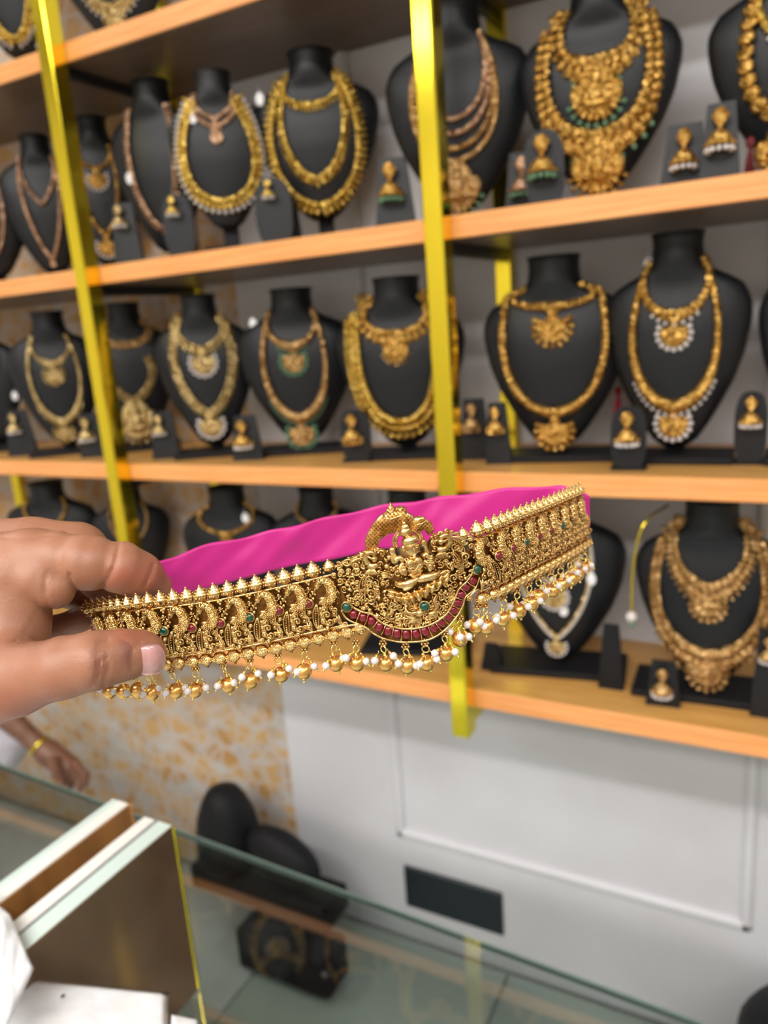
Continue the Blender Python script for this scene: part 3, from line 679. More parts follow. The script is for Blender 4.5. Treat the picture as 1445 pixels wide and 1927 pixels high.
# ------------------------------------------------------------------ glass counter
ZG = 0.80
ang = math.atan2(0.773 - 0.830, 1.3)
def onc(X):
    return 0.829 + (X + 1.378) * (0.7725 - 0.829) / (1.378 - 0.051)
e = empty('glass_counter', (-0.5, 0.8, 0), 0, 'long glass topped display counter with green edges in front of the shelves', 'counter')
def cb(name, c, s, m, b=.001, par=e):
    o = block(name, (c[0] + .5, c[1] - .8, c[2]), s, m, par, b, ang); return o
yc = onc(-.5)
cb('glass_top', (-.5 - .0, yc - .235, ZG - .005), (4.2, .46, .010), 'glass')
cb('glass_edge', (-.5, yc - .0035, ZG - .005), (4.2, .004, .0102), 'glass_edge')
for x in (-2.3, -1.45, 1.3):
    cb('end_panel', (x, onc(x) - .235, ZG / 2 - .01), (.02, .44, ZG - .03), 'white')
cb('lower_glass', (-.5, yc - .235, .46), (4.2, .43, .008), 'glass')

# upright mirror clad boards on the glass
ZBd = ZG
def upboard(name, x0, x1, yfar, ynear, ztop, mats, label):
    r = empty(name, ((x0 + x1) / 2, (yfar + ynear) / 2, ZG), 0, label, 'board')
    h = ztop - ZG
    xs = x0; 
    for part, wdt, mk in mats:
        block(part, ((xs + wdt / 2) - (x0 + x1) / 2, 0, h / 2), (wdt - .0004, yfar - ynear, h), mk, r, .0012)
        xs += wdt
    return r
ZC = CAMZ - .560
r1 = upboard('mirror_board', -0.674, -0.629, 0.568, 0.10, ZC, (('white_board', .018, 'white'), ('spacer', .004, 'blackmat'), ('glass_sheet', .023, 'paleglass')), 'upright white board with pale glass edge and bronze mirror face on the counter')
for c_ in r1.children:
    if c_.name.startswith('spacer'): c_.location.z -= .002
block('mirror_face', (.0230, 0, (ZC - ZG) / 2), (.002, .468, ZC - ZG - .002), 'bronze', r1, .0004)
block('edge_glint', (.0237, .2335, (ZC - ZG) / 2), (.004, .004, ZC - ZG - .004), 'mirror_gold', r1, .001)  # yellow highlight along the board's edge, built as a thin gold strip
r2 = upboard('wood_board', -0.741, -0.713, 0.580, 0.10, ZC, (('glass_sheet', .010, 'paleglass'), ('white_board', .018, 'white')), 'upright wood faced board with white top standing behind the mirror board')
block('wood_face', (.0150, 0, (ZC - ZG) / 2 - .001), (.002, .478, ZC - ZG - .002), 'wood_brown', r2, .0004)
block('end_cap', (.003, .2415, (ZC - ZG) / 2 - .001), (.025, .003, ZC - ZG - .004), 'wood_edge', r2, .001)

# plastic packets
def packet(name, poly, z, th, label, seed, mk='plastic', tilt=None):
    rr = np.random.RandomState(seed); poly = np.array(poly, float)
    n = 22; c = poly.mean(0); V = []; Fc = []
    # quad patch between 4 corners
    def q(u, v): return (poly[0] * (1 - u) + poly[1] * u) * (1 - v) + (poly[3] * (1 - u) + poly[2] * u) * v
    ph = rr.uniform(0, 6, 8)
    for s_ in (1, -1):
        for i in range(n + 1):
            for j in range(n + 1):
                u, v = i / n, j / n; p = q(u, v); ed = (min(u, 1 - u, v, 1 - v) * 4); ed = min(1, ed) ** .5
                wv = .18 * math.sin(9 * u + ph[0] + 3 * v) + .15 * math.sin(13 * v + ph[1] + 4 * u) + .1 * math.sin(23 * (u + v) + ph[2])
                V.append((p[0], p[1], p[2] + s_ * th * ed * (.8 + wv if s_ > 0 else .35)))
    m_ = (n + 1) ** 2
    for s_ in (0, 1):
        for i in range(n):
            for j in range(n):
                a = s_ * m_ + i * (n + 1) + j; f = (a, a + n + 1, a + n + 2, a + 1); Fc.append(f if s_ == 0 else f[::-1])
    rim = [i * (n + 1) for i in range(n + 1)] + [n * (n + 1) + j for j in range(1, n + 1)] + [i * (n + 1) + n for i in range(n - 1, -1, -1)] + [j for j in range(n - 1, 0, -1)]
    for k in range(len(rim)):
        a, b_ = rim[k], rim[(k + 1) % len(rim)]; Fc.append((a, b_, b_ + m_, a + m_))
    return tag(MB().add(V, Fc).build(name, mk, None), label, 'packet')
zp = CAMZ - .60
cbx = block('gift_box', (-.555, .215, (ZG + zp - .012) / 2), (.115, .23, zp - .012 - ZG), 'white', None, .003)
tag(cbx, 'white cardboard box under the plastic packets beside the mirror board', 'box')
A_ = onz(-90, 1875, zp); A2 = onz(95, 1853, zp); B_ = onz(318, 1868, zp); C_ = onz(312, 2060, zp); D_ = onz(-60, 2080, zp)
pk = packet('plastic_packet', [onz(-30, 1834, zp), B_, C_, D_], 0, .004, 'flat glossy white plastic packet with a punched hole on the counter', 2)
o = MB().add(*SP, T(*(onz(118, 1874, zp + .0045))) @ S(.0016, .0022, .0006)).build('punch_hole', 'blackmat', None); o.parent = pk; tag(o, 'dark punched hole')
k_ = [onz(-70, 1655, zp + .055), onz(20, 1722, zp + .055), onz(64, 1822, zp + .045), onz(-10, 1985, zp + .03)]
pk2 = packet('plastic_packet', k_, 0, .010, 'crumpled glossy white plastic packet leaning on the mirror board', 5)
packet('plastic_packet', [onz(322, 1908, zp + .002), onz(372, 1918, zp + .002), onz(372, 2000, zp + .002), onz(318, 2000, zp + .002)], 0, .003, 'small clear white packet corner beside the punched packet', 9)

# black stack behind the counter
e = empty('black_stand_box', tuple(onz(560, 1760, 0.02)), 0, 'black padded box on the floor behind the counter, under another', 'box')
zb = 0.012
def blk_from(px0, px1, ybot, Y, z0, z1, dep, name, lab):
    a = at(px0, ybot, Y); b_ = at(px1, ybot, Y)
    o = MB().add(*bevbox(b_[0] - a[0], dep, z1 - z0, .014)).build(name, 'blackmat', None); o.location = ((a[0] + b_[0]) / 2, Y + dep / 2, (z0 + z1) / 2)
    return tag(o, lab, 'box')
bpy.data.objects.remove(e)
blk_from(450, 615, 1850, 1.22, zb, zb + .12, .11, 'display_box', 'black padded box lying on the floor behind the glass counter')
blk_from(362, 610, 1700, 1.29, zb + .121, zb + .20, .12, 'display_box', 'wider black padded box stacked under the spare bust')
sx_ = at(434, 1600, 1.35)[0]; sz_ = zb + .201
sb = empty('spare_bust', (sx_, 1.35, sz_), 0, 'spare black bust with round top standing behind the counter glass', 'bust')
MB().add(*lathe([(.075, 0), (.088, .03), (.086, .09), (.078, .14), (.062, .185), (.045, .215), (.02, .228), (.002, .23)], 24)).build('neck', 'blackmat', sb)
MB().add(*SPH, T(.185, -.01, .078) @ R('Y', .35) @ S(.115, .05, .065)).build('shoulder', 'blackmat', sb)
p = at(1440, 1925, 1.25)
o = MB().add(*lathe([(.10, 0), (.12, .02), (.125, .2), (.12, .31), (.10, .345), (.06, .362), (.002, .366)], 24)).build('padded_stool', 'blackmat', None)
o.location = (p[0] + .075, 1.26, zb); tag(o, 'round black padded stool top at the counter glass corner', 'stool')

# ------------------------------------------------------------------ the jewelled waist belt
# band centre line: pixel and distance of the real strip, then everything is built on that strip in metres
BK = [(178, 1198, .425), (215, 1195, .408), (255, 1193, .395), (315, 1188, .386), (400, 1178, .381), (470, 1165, .378), (527, 1153, .376), (614, 1133, .373),
      (700, 1113, .369), (770, 1097, .367), (840, 1080, .368), (918, 1056, .377), (976, 1030, .400), (1034, 1004, .430), (1062, 990, .447), (1098, 972, .478)]
BP = cr([camv(*k) for k in BK], 400)
cen = BP.mean(0); _, _, vt = np.linalg.svd(BP - cen); UP = vt[2]; UP = UP if UP[1] > 0 else -UP
tl = 0.30
n_im = unit(np.array([-.17, 1, 0])); UP = unit(UP * .5 + .5 * (math.cos(tl) * n_im + math.sin(tl) * np.array([0, 0, 1])))
BS = np.r_[0, np.cumsum(np.linalg.norm(np.diff(BP, axis=0), axis=1))]; BL = BS[-1]
belt = bpy.data.objects.new('waist_belt', None); COL.objects.link(belt); belt.empty_display_size = .02
BO = camv(770, 1095, .367)
belt.matrix_world = MW @ Matrix.Translation(Vector(BO))
tag(belt, 'ornate antique gold waist belt with ruby crescent and pink silk strap, held in a hand', 'belt')
HALF = 0.0131
def bframe(s):
    s = min(max(s, 0), BL)
    p = np.array([np.interp(s, BS, BP[:, j]) for j in range(3)])
    a = np.array([np.interp(min(s + .004, BL), BS, BP[:, j]) for j in range(3)]) - np.array([np.interp(max(s - .004, 0), BS, BP[:, j]) for j in range(3)])
    e_ = unit(a - UP * a.dot(UP)); n_ = np.cross(e_, UP)
    if n_[2] < 0 and n_.dot(-p) < 0: n_ = -n_
    return FR(p - BO, e_, UP, n_)
def s_of_px(px):
    X = CX + BP[:, 0] / -BP[:, 2] * F
    return float(np.interp(px, X, BS))
def strip(v0, v1, z0, z1, sa, sb_, n=160):    # solid ribbon along the band
    V = []; Fc = []
    for s in np.linspace(sa, sb_, n):
        f = bframe(s)
        for (v, z) in ((v0, z0), (v1, z0), (v1, z1), (v0, z1)): V.append(f[:3, 3] + f[:3, 1] * v + f[:3, 2] * z)
    for i in range(n - 1):
        for j in range(4):
            j2 = (j + 1) % 4; Fc.append((i * 4 + j, i * 4 + j2, i * 4 + 4 + j2, i * 4 + 4 + j))
    Fc.append((3, 2, 1, 0)); Fc.append(tuple((n - 1) * 4 + j for j in range(4)))
    return V, Fc
sL, sR = s_of_px(640), s_of_px(893)
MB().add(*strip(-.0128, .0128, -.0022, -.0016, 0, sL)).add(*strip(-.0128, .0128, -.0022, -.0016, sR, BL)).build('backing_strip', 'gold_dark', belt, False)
o = MB().add(*strip(-.011, .0075, -.0032, -.0026, .01, BL - .01)).build('lining', 'amber', belt, False); tag(o, 'amber brown lining seen through the openwork')
for v in (HALF, -HALF):
    for (a, b_) in ((0, sL), (sR, BL)):
        P = [];
        for s in np.linspace(a, b_, 120): f = bframe(s); P.append(f[:3, 3] + f[:3, 1] * v + f[:3, 2] * .0012)
        MB().add(*tube(P, .00062, 8)).build('rail', 'gold', belt)
# --- peacock motif, drawn in crop pixels around (700, 562)
K = .0514e-3
def lc(x, y, z=0.0, ox=700, oy=562):
    dx, dy = (x - ox) * K, (y - oy) * K; c, s = math.cos(.19), math.sin(.19)
    return np.array([dx * c - dy * s * 1.0, -dx * s * 1.0 * 0 - dy * c - dx * s * 1.0 + 0, z * .001]) if False else np.array([dx * c - dy * s, -(dx * s + dy * c), z * .001])
def spiral(mb, x, y, r, a0, turns, z=1.0, th=.5, d=1, fr=None, n=18, sides=5):
    P = []
    for i in range(n):
        u = i / (n - 1); rr = r * (1 - .86 * u); a = a0 + d * u * turns * 2 * math.pi
        q = fr(x + rr * math.cos(a), y + rr * math.sin(a), z + .5 * u); P.append(q)
    mb.add(*tube(P, [th * .001, th * .001, th * .0007], sides)); mb.add(*SPX, T(*(P[-1])) @ S(th * .0016))
def motif_mesh():
    mb = MB(); sc_ = MB()
    f = lc
    neck = cr([f(632, 398, 1.9), f(650, 352, 2.4), f(700, 330, 2.7), f(752, 355, 2.7), (f(778, 420, 2.7)), f(772, 482, 2.6), f(735, 530, 2.3), f(692, 552, 2.0)], 26)
    sc_.add(*tube(neck, [.0014, .0019, .0021, .0023, .0026, .0028, .0026, .0019], 10))
    rr = random.Random(4)
    for i in range(9, 26):            # scale feathers on the neck
        for a in range(5):
            an = (a + (i % 2) * .5) / 5 * 2.6 - 1.3 + 1.57; t = unit(neck[min(i + 1, 25)] - neck[max(i - 1, 0)])
            sd = unit(np.cross(t, (0, 0, 1))); rad = .0020 + .0008 * min(1, i / 18)
            mb.add(*SPX, T(*(neck[i] + rad * (math.cos(an) * sd + math.sin(an) * np.array([0, 0, 1])))) @ S(.00045))
    mb.add(*SP, T(*f(634, 392, 2.4)) @ S(.0016, .0017, .0015))
    mb.add(*tube([f(630, 405, 2.6), f(606, 430, 2.4), f(600, 450, 2.1)], [.0009, .0006, .0002], 6))
    mb.add(*SPX, T(*f(628, 384, 3.8)) @ S(.0004))
    for k in range(6):                # breast feathers
        x = 652 + k * 16
        mb.add(*tube(cr([f(700, 505 + abs(k - 2.5) * 4, 3.0), f((700 + x) / 2 + (k - 2.5) * 7, 545, 3.3), f(x, 585 - abs(k - 2.5) * 5, 2.2)], 6), [.0006, .0007, .0003], 5))
    mb.add(*SP, T(*f(692, 505, 2.6)) @ S(.0022, .0013, .0014))
    # beaded feather strip
    a = cr([f(618, 575, 1.0), f(590, 640, 1.8), f(586, 720, 1.8), f(600, 780, 1.6), f(628, 832, 1.0)], 14)
    b_ = cr([f(622, 575, 1.0), f(636, 650, 1.8), f(638, 730, 1.8), f(636, 790, 1.6), f(632, 832, 1.0)], 14)
    mb.add(*tube(a, .00038, 5)); mb.add(*tube(b_, .00038, 5))
    for i in range(1, 13): mb.add(*SPX, T(*((a[i] + b_[i]) / 2 + (0, 0, .0002))) @ S(.00055))
    # body scrolls
    for (x, y, r, a0, tn, d) in ((694, 615, 38, 1.6, 1.2, -1), (722, 672, 40, 2.6, 1.2, 1), (748, 742, 42, 3.0, 1.25, -1), (690, 735, 32, 0, 1.1, 1), (668, 672, 24, 1, 1.1, -1), (792, 660, 32, 4, 1.1, 1), (770, 600, 26, 1, 1.1, 1), (800, 730, 26, 2, 1.1, 1), (660, 790, 24, 3, 1.1, -1), (730, 805, 22, 1, 1.1, 1), (545, 800, 26, 1, 1.1, 1), (556, 655, 20, 2, 1.1, 1)):
        spiral(mb, x, y, r, a0, tn, 2.0, .6, d, f)
    for dr in (0, 13, 26):
        mb.add(*tube(cr([f(652 + dr * .3, 600, 1.4), f(658 + dr, 690 - dr * .5, 1.8), f(700 + dr * .6, 770 - dr, 1.8), f(770 - dr * .3, 776 - dr, 1.7), f(806 - dr, 720, 1.4)], 14), [.0003, .00048, .0003], 5))
    # crescents under the stone
    for (dx, dy, s_) in ((0, 0, 1.0), (18, -8, .7)):
        mb.add(*tube(cr([f(505 + dx, 620 + dy, 1.4), f(488 + dx, 660 + dy, 1.8), f(505 + dx, 715 + dy, 1.9), f(560 + dx, 720 + dy, 1.4)], 10), [.0002, .0008 * s_, .0002], 6))
    # tail feathers
    for (x0, x1, x2) in ((800, 828, 862), (826, 848, 866), (500, 540, 566)):
        mb.add(*tube(cr([f(x0, 668, 1.0), f(x1, 730, 1.7), f(x2, 800, 1.0)], 8), [.0003, .0009, .0003], 6, .6))
    mb.add(*tube(cr([f(520, 745, 1.0), f(560, 760, 1.5), f(575, 820, 1.0)], 8), [.0003, .0007, .0003], 6, .6))
    for (x, y, r) in ((530, 362, .0011), (556, 345, .0011), (548, 378, .0010), (500, 480, .0006), (530, 470, .0005), (560, 482, .0006), (545, 455, .0005), (575, 450, .0005), (520, 440, .0004), (590, 520, .0011), (560, 640, .0004), (575, 660, .0004), (545, 690, .0004), (660, 830, .0006), (690, 815, .0007), (730, 812, .0007), (770, 800, .0007), (512, 800, .0006), (545, 835, .0006), (770, 640, .0007), (770, 600, .0006), (800, 610, .0005), (820, 560, .0006), (826, 500, .0005), (826, 440, .0005), (570, 790, .0006), (610, 480, .0008), (600, 350, .0007), (830, 380, .0005)):
        mb.add(*SPL, T(*f(x, y, 1.2)) @ S(r))
    for (x, y, r, a0, d) in ((545, 420, 22, 0, 1), (585, 460, 20, 2, -1), (560, 500, 16, 4, 1)):
        spiral(mb, x, y, r, a0, 1.1, 1.2, .35, d, f, 12)
    out = MB(); out.V = mb.V + [v for v in sc_.V]; n0 = mb.n
    out.Fc = mb.Fc + [tuple(i + n0 for i in q) for q in sc_.Fc]; out.m = mb.m + [1] * len(sc_.Fc); out.n = n0 + sc_.n
    return out
mo = motif_mesh().build('peacock_motif', ['gold', 'gold_scale'], belt)
me_l = mo.data; bpy.data.objects.remove(mo)
me_r = me_l.copy(); me_r.transform(Matrix.Scale(-1, 4, (1, 0, 0))); me_r.flip_normals(); me_r.name = 'peacock_motif_mirrored'
def stone_objs(rx, ry, col):
    b_ = MB().add(*torus(1, .17, 24, 8), S(rx * 1.12, ry * 1.12, .0016)).add(*lathe([(1.0, -.0022), (1.12, .0004)], 20), S(rx, ry, 1)).build('stone_bezel', 'gold')
    s_ = MB().add(*SPH, T(0, 0, .0003) @ S(rx, ry, .0014)).build('stone', col)
    r = (b_.data, s_.data); bpy.data.objects.remove(b_); bpy.data.objects.remove(s_); return r
ST = {'r': stone_objs(.0021, .0021, 'ruby'), 'g': stone_objs(.0021, .0021, 'green')}
def put_stone(M4, k, parent=belt):
    b_ = link('stone_bezel', ST[k][0], parent, M4); s_ = link('stone', ST[k][1], b_)
    tag(b_, None); tag(s_, 'red stone' if k == 'r' else 'green stone')
PITCH = .0153
sc0 = s_of_px(612)
for i, k in enumerate('rrgrrgrgrr'):
    s = sc0 - i * PITCH
    if s < .004: break
    link('peacock_motif', me_l, belt, bframe(s))
    q = lc(543, 568, 1.9); sb2 = s + q[0]
    if i < 8: put_stone(bframe(s) @ T(*q), k)
sc1 = s_of_px(912); NR = 0
for i, k in enumerate('rrgrrgrrg'):
    s = sc1 + i * PITCH
    if s > BL - .003: break
    link('peacock_motif', me_r, belt, bframe(s)); NR += 1
    q = lc(543, 568, 1.9); q[0] *= -1
    if i < 6: put_stone(bframe(s) @ T(*q), k)
# --- top spires
sp = MB(); sp.add(*lathe([(.0012, 0), (.0021, .0006), (.0029, .0016), (.0031, .0026), (.0033, .0029), (.0031, .0033), (.0027, .0037), (.0025, .0042), (.0019, .0050), (.0017, .0053), (.0010, .0061), (.00055, .0066), (.0002, .0068)], 16), S(1, .85 * 1, 1))
for a in range(18): sp.add(*SPX, T(.0033 * math.cos(a * .349), .0033 * math.sin(a * .349) * .85, .0029) @ S(.0004))
for a in range(12): sp.add(*SPX, T(.0026 * math.cos(a * .5236), .0026 * math.sin(a * .5236) * .85, .0041) @ S(.00034))
for a in range(9): sp.add(*SPX, T(.0018 * math.cos(a * .698), .0018 * math.sin(a * .698) * .85, .0052) @ S(.0003))
for a in range(8): sp.add(*SPX, T(.0028 * math.cos(a * .785), .0028 * math.sin(a * .785) * .85, .0016) @ S(.0006))
sp.add(*SPL, T(0, 0, .0069) @ S(.00055))
o = sp.build('spire_bead', 'gold', belt); me_sp = o.data; bpy.data.objects.remove(o)
lb_ = MB(); lb_.add(*lathe([(.0009, -.0004), (.0022, -.0009), (.0030, -.0020), (.0032, -.0031), (.0034, -.0035), (.0031, -.0039), (.0025, -.0048), (.0016, -.0056), (.0007, -.0060), (.0006, -.0068), (.0001, -.0070)][::-1], 16), S(1, .85, 1))
for a in range(18): lb_.add(*SPX, T(.0033 * math.cos(a * .349), .0033 * math.sin(a * .349) * .85, -.0036) @ S(.00042))
for a in range(18): lb_.add(*SPX, T(.0031 * math.cos(a * .349), .0031 * math.sin(a * .349) * .85, -.0028) @ S(.00034))
for (x, z) in ((0, -.0018), (.0009, -.0022), (-.0009, -.0022), (.0005, -.0012), (-.0005, -.0012)): lb_.add(*SPX, T(x, -.0024, z) @ S(.0005)); lb_.add(*SPX, T(x, .0024, z) @ S(.0005))
o = lb_.build('rim_bead', 'gold', belt); me_lb = o.data; bpy.data.objects.remove(o)
SWAP = FR((0, 0, 0), (1, 0, 0), (0, 0, -1), (0, 1, 0))      # lathe z -> band up
def rowof(me, nm, s0, s1, v, pitch):
    n = int(abs(s1 - s0) / pitch)
    for i in range(n + 1):
        s = s0 + (s1 - s0) * i / max(n, 1)
        link(nm, me, belt, bframe(s) @ T(0, v, .0004) @ SWAP @ S(1.15))
SPV = HALF + .0006
rowof(me_sp, 'spire_bead', s_of_px(603), .002, SPV, .00700)
rowof(me_sp, 'spire_bead', s_of_px(908), BL - .002, SPV, .00700)
link('spire_bead', me_sp, belt, bframe(s_of_px(632)) @ T(0, SPV + .0006, -.0006) @ SWAP @ S(.9))
link('spire_bead', me_sp, belt, bframe(s_of_px(884)) @ T(0, SPV + .0002, -.0006) @ SWAP @ S(.9))
rowof(me_lb, 'rim_bead', s_of_px(640), .002, -HALF - .0004, .00730)
rowof(me_lb, 'rim_bead', s_of_px(896), BL - .002, -HALF - .0004, .00730)
link('rim_bead', me_lb, belt, bframe(s_of_px(663)) @ T(0, -HALF - .0002, .0002) @ SWAP)
# small spacer beads between the spires
tb = MB()
for (a, b_) in ((.002, s_of_px(640)), (s_of_px(893), BL - .002)):
    for s in np.arange(a, b_, .0035):
        f = bframe(s); tb.add(*SPX, f @ T(0, HALF + .0014, -.0004) @ S(.0009)); tb.add(*SPX, f @ T(0, -HALF - .0012, -.0004) @ S(.0009))
tag(tb.build('spacer_beads', 'gold', belt), None, kind='stuff')

# --- pendant hangers
DWN = M.T @ np.array([0, 0, -1.0])       # gravity in the belt's own frame
def drop_frame(p, tilt, yaw):
    z = -DWN; x = unit(np.array([1, 0, 0]) - z * z[0]); y = np.cross(z, x)
    return FR(p, x, y, z) @ R('Z', yaw) @ R('Y', tilt)
def hexcl():
    mb = MB(); r = .00072
    for zz in (0,):
        mb.add(*SPL, T(0, -.0006, -.0022) @ S(r))
        for a in range(6): mb.add(*SPL, T(.0015 * math.cos(a * 1.047), -.0002, -.0022 + .0015 * math.sin(a * 1.047)) @ S(r)); mb.add(*SPL, T(.0013 * math.cos(a * 1.047 + .5), .0010, -.0022 + .0013 * math.sin(a * 1.047 + .5)) @ S(r))
    mb.add(*SPX, T(0, 0, -.0002) @ S(.0007, .0006, .0009)); return mb
o = hexcl().build('flower_cluster', 'gold', belt); ME_F = o.data; bpy.data.objects.remove(o)
o = MB().add(*torus(.0018, .00038, 18, 6), R('X', math.pi / 2)).build('hook_ring', 'wire', belt); ME_R = o.data; bpy.data.objects.remove(o)
gb = MB().add(*lathe([(.0003, -.0042), (.0015, -.0039), (.0028, -.0031), (.0037, -.0018), (.0041, 0), (.0038, .0016), (.0030, .0028), (.0017, .0037), (.0011, .0036), (.0010, .0020)], 24))
o = gb.build('gold_ball', 'gold_ball', belt); ME_G = o.data; bpy.data.objects.remove(o)
cp = MB(); cp.add(*SPL, T(0, 0, -.0054) @ S(.00075)).add(*tube([(0, 0, -.0036), (0, 0, -.0054)], .00035, 5)).add(*torus(.0012, .00035, 12, 5), T(0, 0, -.0040)).add(*tube([(0, 0, .002), (0, 0, .0062)], .0003, 5))
for a in range(5): cp.add(*torus(.0007, .0002, 10, 4), T(0, 0, .0046 + a * .0003))
o = cp.build('wire_cap', 'wire', belt); ME_C = o.data; bpy.data.objects.remove(o)
o = MB().add(*SP, S(.0020)).build('pearl', 'pearl', belt); ME_P = o.data; bpy.data.objects.remove(o)
pw = MB().add(*SPL, T(0, 0, -.0030) @ S(.0007)).add(*SPX, T(0, 0, -.0022) @ S(.0008, .0008, .0004)).add(*tube([(0, 0, .0016), (0, 0, .0034), (.0006, 0, .0046), (0, 0, .0054)], .00026, 5))
for a in range(4): pw.add(*torus(.00065, .0002, 10, 4), T(0, 0, .0022 + a * .0003))
o = pw.build('pearl_wire', 'wire', belt); ME_W = o.data; bpy.data.objects.remove(o)
rg = random.Random(11)
def drop(p, n=2, length=None, close=False):
    f = drop_frame(p, rg.uniform(-.12, .12), rg.uniform(-.35, .35))
    c = link('drop', ME_F, belt, f)
    h = T(0, 0, -.0052) @ R('Z', rg.uniform(-.9, .9))
    link('hook_ring', ME_R, c, h)
    L_ = (length or rg.uniform(.0128, .0142))
    g = T(rg.uniform(-.0008, .0008), rg.uniform(-.0006, .001), -L_) @ R('Y', rg.uniform(-.35, .35)) @ R('X', rg.uniform(-.3, .3))
    link('gold_ball', ME_G, c, g); link('wire_cap', ME_C, c, g)
    for k in range(n):
        sx = (-1, 1, .3)[k] * rg.uniform(.85, 1.15)
        q = np.array([sx * .0046, -.0012 - .0022 * abs(k - 1) * rg.random() - (.0035 if k == 2 else 0), -L_ + rg.uniform(.0004, .0042)])
        m_ = T(*q) @ R('Y', -sx * rg.uniform(.35, .75))
        link('pearl', ME_P, c, m_); link('pearl_wire', ME_W, c, m_)
def low(px, dv=0.0):
    f = bframe(s_of_px(px)); return (f @ T(0, -HALF - .0062 + dv, 0))[:3, 3]
sdrop = s_of_px(612)
ks = [sdrop - i * .0146 for i in range(0, 11)]
for i, s in enumerate(ks):
    if s < 0.004: break
    f = bframe(s); drop((f @ T(0, -HALF - .0060, 0))[:3, 3], 2)
sr_ = s_of_px(900)
for i in range(12):
    s = sr_ + i * .0138
    if s > BL - .001: break
    f = bframe(s); drop((f @ T(0, -HALF - .0060, 0))[:3, 3], 2)

# --- central medallion, coordinates read in its own drawing (crop) units
def dpt(px):
    X = CX + BP[:, 0] / -BP[:, 2] * F; return float(np.interp(px, X, -BP[:, 2])), float(np.interp(px, X, CY - BP[:, 1] / -BP[:, 2] * F))
def pp(x, y, z=0.0, **k):
    px, py = 620 + x * .2076, 930 + y * .2076
    d, yc_ = dpt(px); t = (yc_ - py) / F * d * math.tan(tl)
    q = camv(px, py, d - t * .8); f = bframe(s_of_px(px)); return q - BO + f[:3, 2] * (z * .001)
U = np.array([1, 0, 0])
def pf(x, y, z=0.0, rot=0.0):
    f = bframe(s_of_px(620 + x * .2076)).copy(); f[:3, 3] = pp(x, y, z); return f @ R('Z', rot)
KM = .2076 / F * .368          # metres per drawing unit
# base plate of the medallion
outl = [(60, 640), (150, 590), (270, 540), (330, 500), (360, 470), (480, 500), (560, 560), (580, 640), (860, 600), (900, 470), (930, 380), (1040, 350), (1150, 420), (1270, 560), (1300, 640), (1290, 760), (1170, 830), (1130, 960), (1060, 1080), (950, 1160), (820, 1200), (680, 1215), (540, 1185), (440, 1120), (330, 1060), (210, 1000), (130, 920), (100, 800)]
def polyplate(mb, pts, z, th, nsub=4):
    P = cr(pts + [pts[0]], len(pts) * nsub)[:-1]; c = P.mean(0); n = len(P); V = []; Fc = []
    rings = 6
    for zz in (z, z - th):
        for r in range(1, rings + 1):
            for p in P: q = c + (p - c) * r / rings; V.append(pp(q[0], q[1], zz))
        V.append(pp(c[0], c[1], zz))
    blk_ = rings * n + 1
    for s_ in (0, 1):
        o_ = s_ * blk_
        for r in range(rings - 1):
            for i in range(n):
                j = (i + 1) % n; f = (o_ + r * n + i, o_ + (r + 1) * n + i, o_ + (r + 1) * n + j, o_ + r * n + j); Fc.append(f if s_ else f[::-1])
        for i in range(n): j = (i + 1) % n; f = (o_ + blk_ - 1, o_ + i, o_ + j); Fc.append(f if s_ else f[::-1])
    for i in range(n):
        j = (i + 1) % n; Fc.append(((rings - 1) * n + i, (rings - 1) * n + j, blk_ + (rings - 1) * n + j, blk_ + (rings - 1) * n + i))
    mb.add(V, Fc)
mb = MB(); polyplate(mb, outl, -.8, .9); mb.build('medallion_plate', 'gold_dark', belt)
# ruby crescent
inner = [(170, 940), (215, 1008), (300, 1052), (400, 1080), (460, 1140), (560, 1185), (700, 1208), (850, 1190), (950, 1150), (1050, 1075), (1105, 980), (1140, 890), (1165, 845), (1235, 775), (1275, 710), (1290, 640)]
outer = [(110, 1040), (165, 1120), (270, 1168), (340, 1202), (400, 1250), (480, 1292), (600, 1322), (700, 1330), (850, 1318), (950, 1283), (1050, 1210), (1130, 1120), (1190, 1020), (1222, 925), (1305, 850), (1345, 745)]
def tpath(pts, n, z): return [pp(q[0], q[1], z) for q in cr(pts, n)]
I = tpath(inner, 70, 2.0); O = tpath(outer, 70, 1.6)
MB().add(*tube(I, .00058, 7)).build('crescent_inner_rim', 'gold', belt); MB().add(*tube(O, .00055, 7)).build('crescent_outer_rim', 'gold', belt)
V = []; Fc = []
I0 = tpath(inner, 70, .1); O0 = tpath(outer, 70, .1); I1 = tpath(inner, 70, -1.2); O1 = tpath(outer, 70, -1.2)
for i in range(70): V += [I0[i], O0[i], O1[i], I1[i]]
for i in range(69):
    for j in range(4): Fc.append((i * 4 + j, i * 4 + (j + 1) % 4, i * 4 + 4 + (j + 1) % 4, i * 4 + 4 + j))
Fc += [(0, 1, 2, 3), (279, 278, 277, 276)]
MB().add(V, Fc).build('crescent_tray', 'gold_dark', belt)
ic, oc = cr(inner, 200), cr(outer, 200)
rub = [(222, 1085), (308, 1112), (383, 1142), (455, 1198), (535, 1234), (614, 1254), (697, 1263), (783, 1258), (865, 1238), (938, 1206), (1003, 1160), (1062, 1108), (1112, 1050), (1152, 982), (1186, 908), (1225, 840), (1288, 780)]
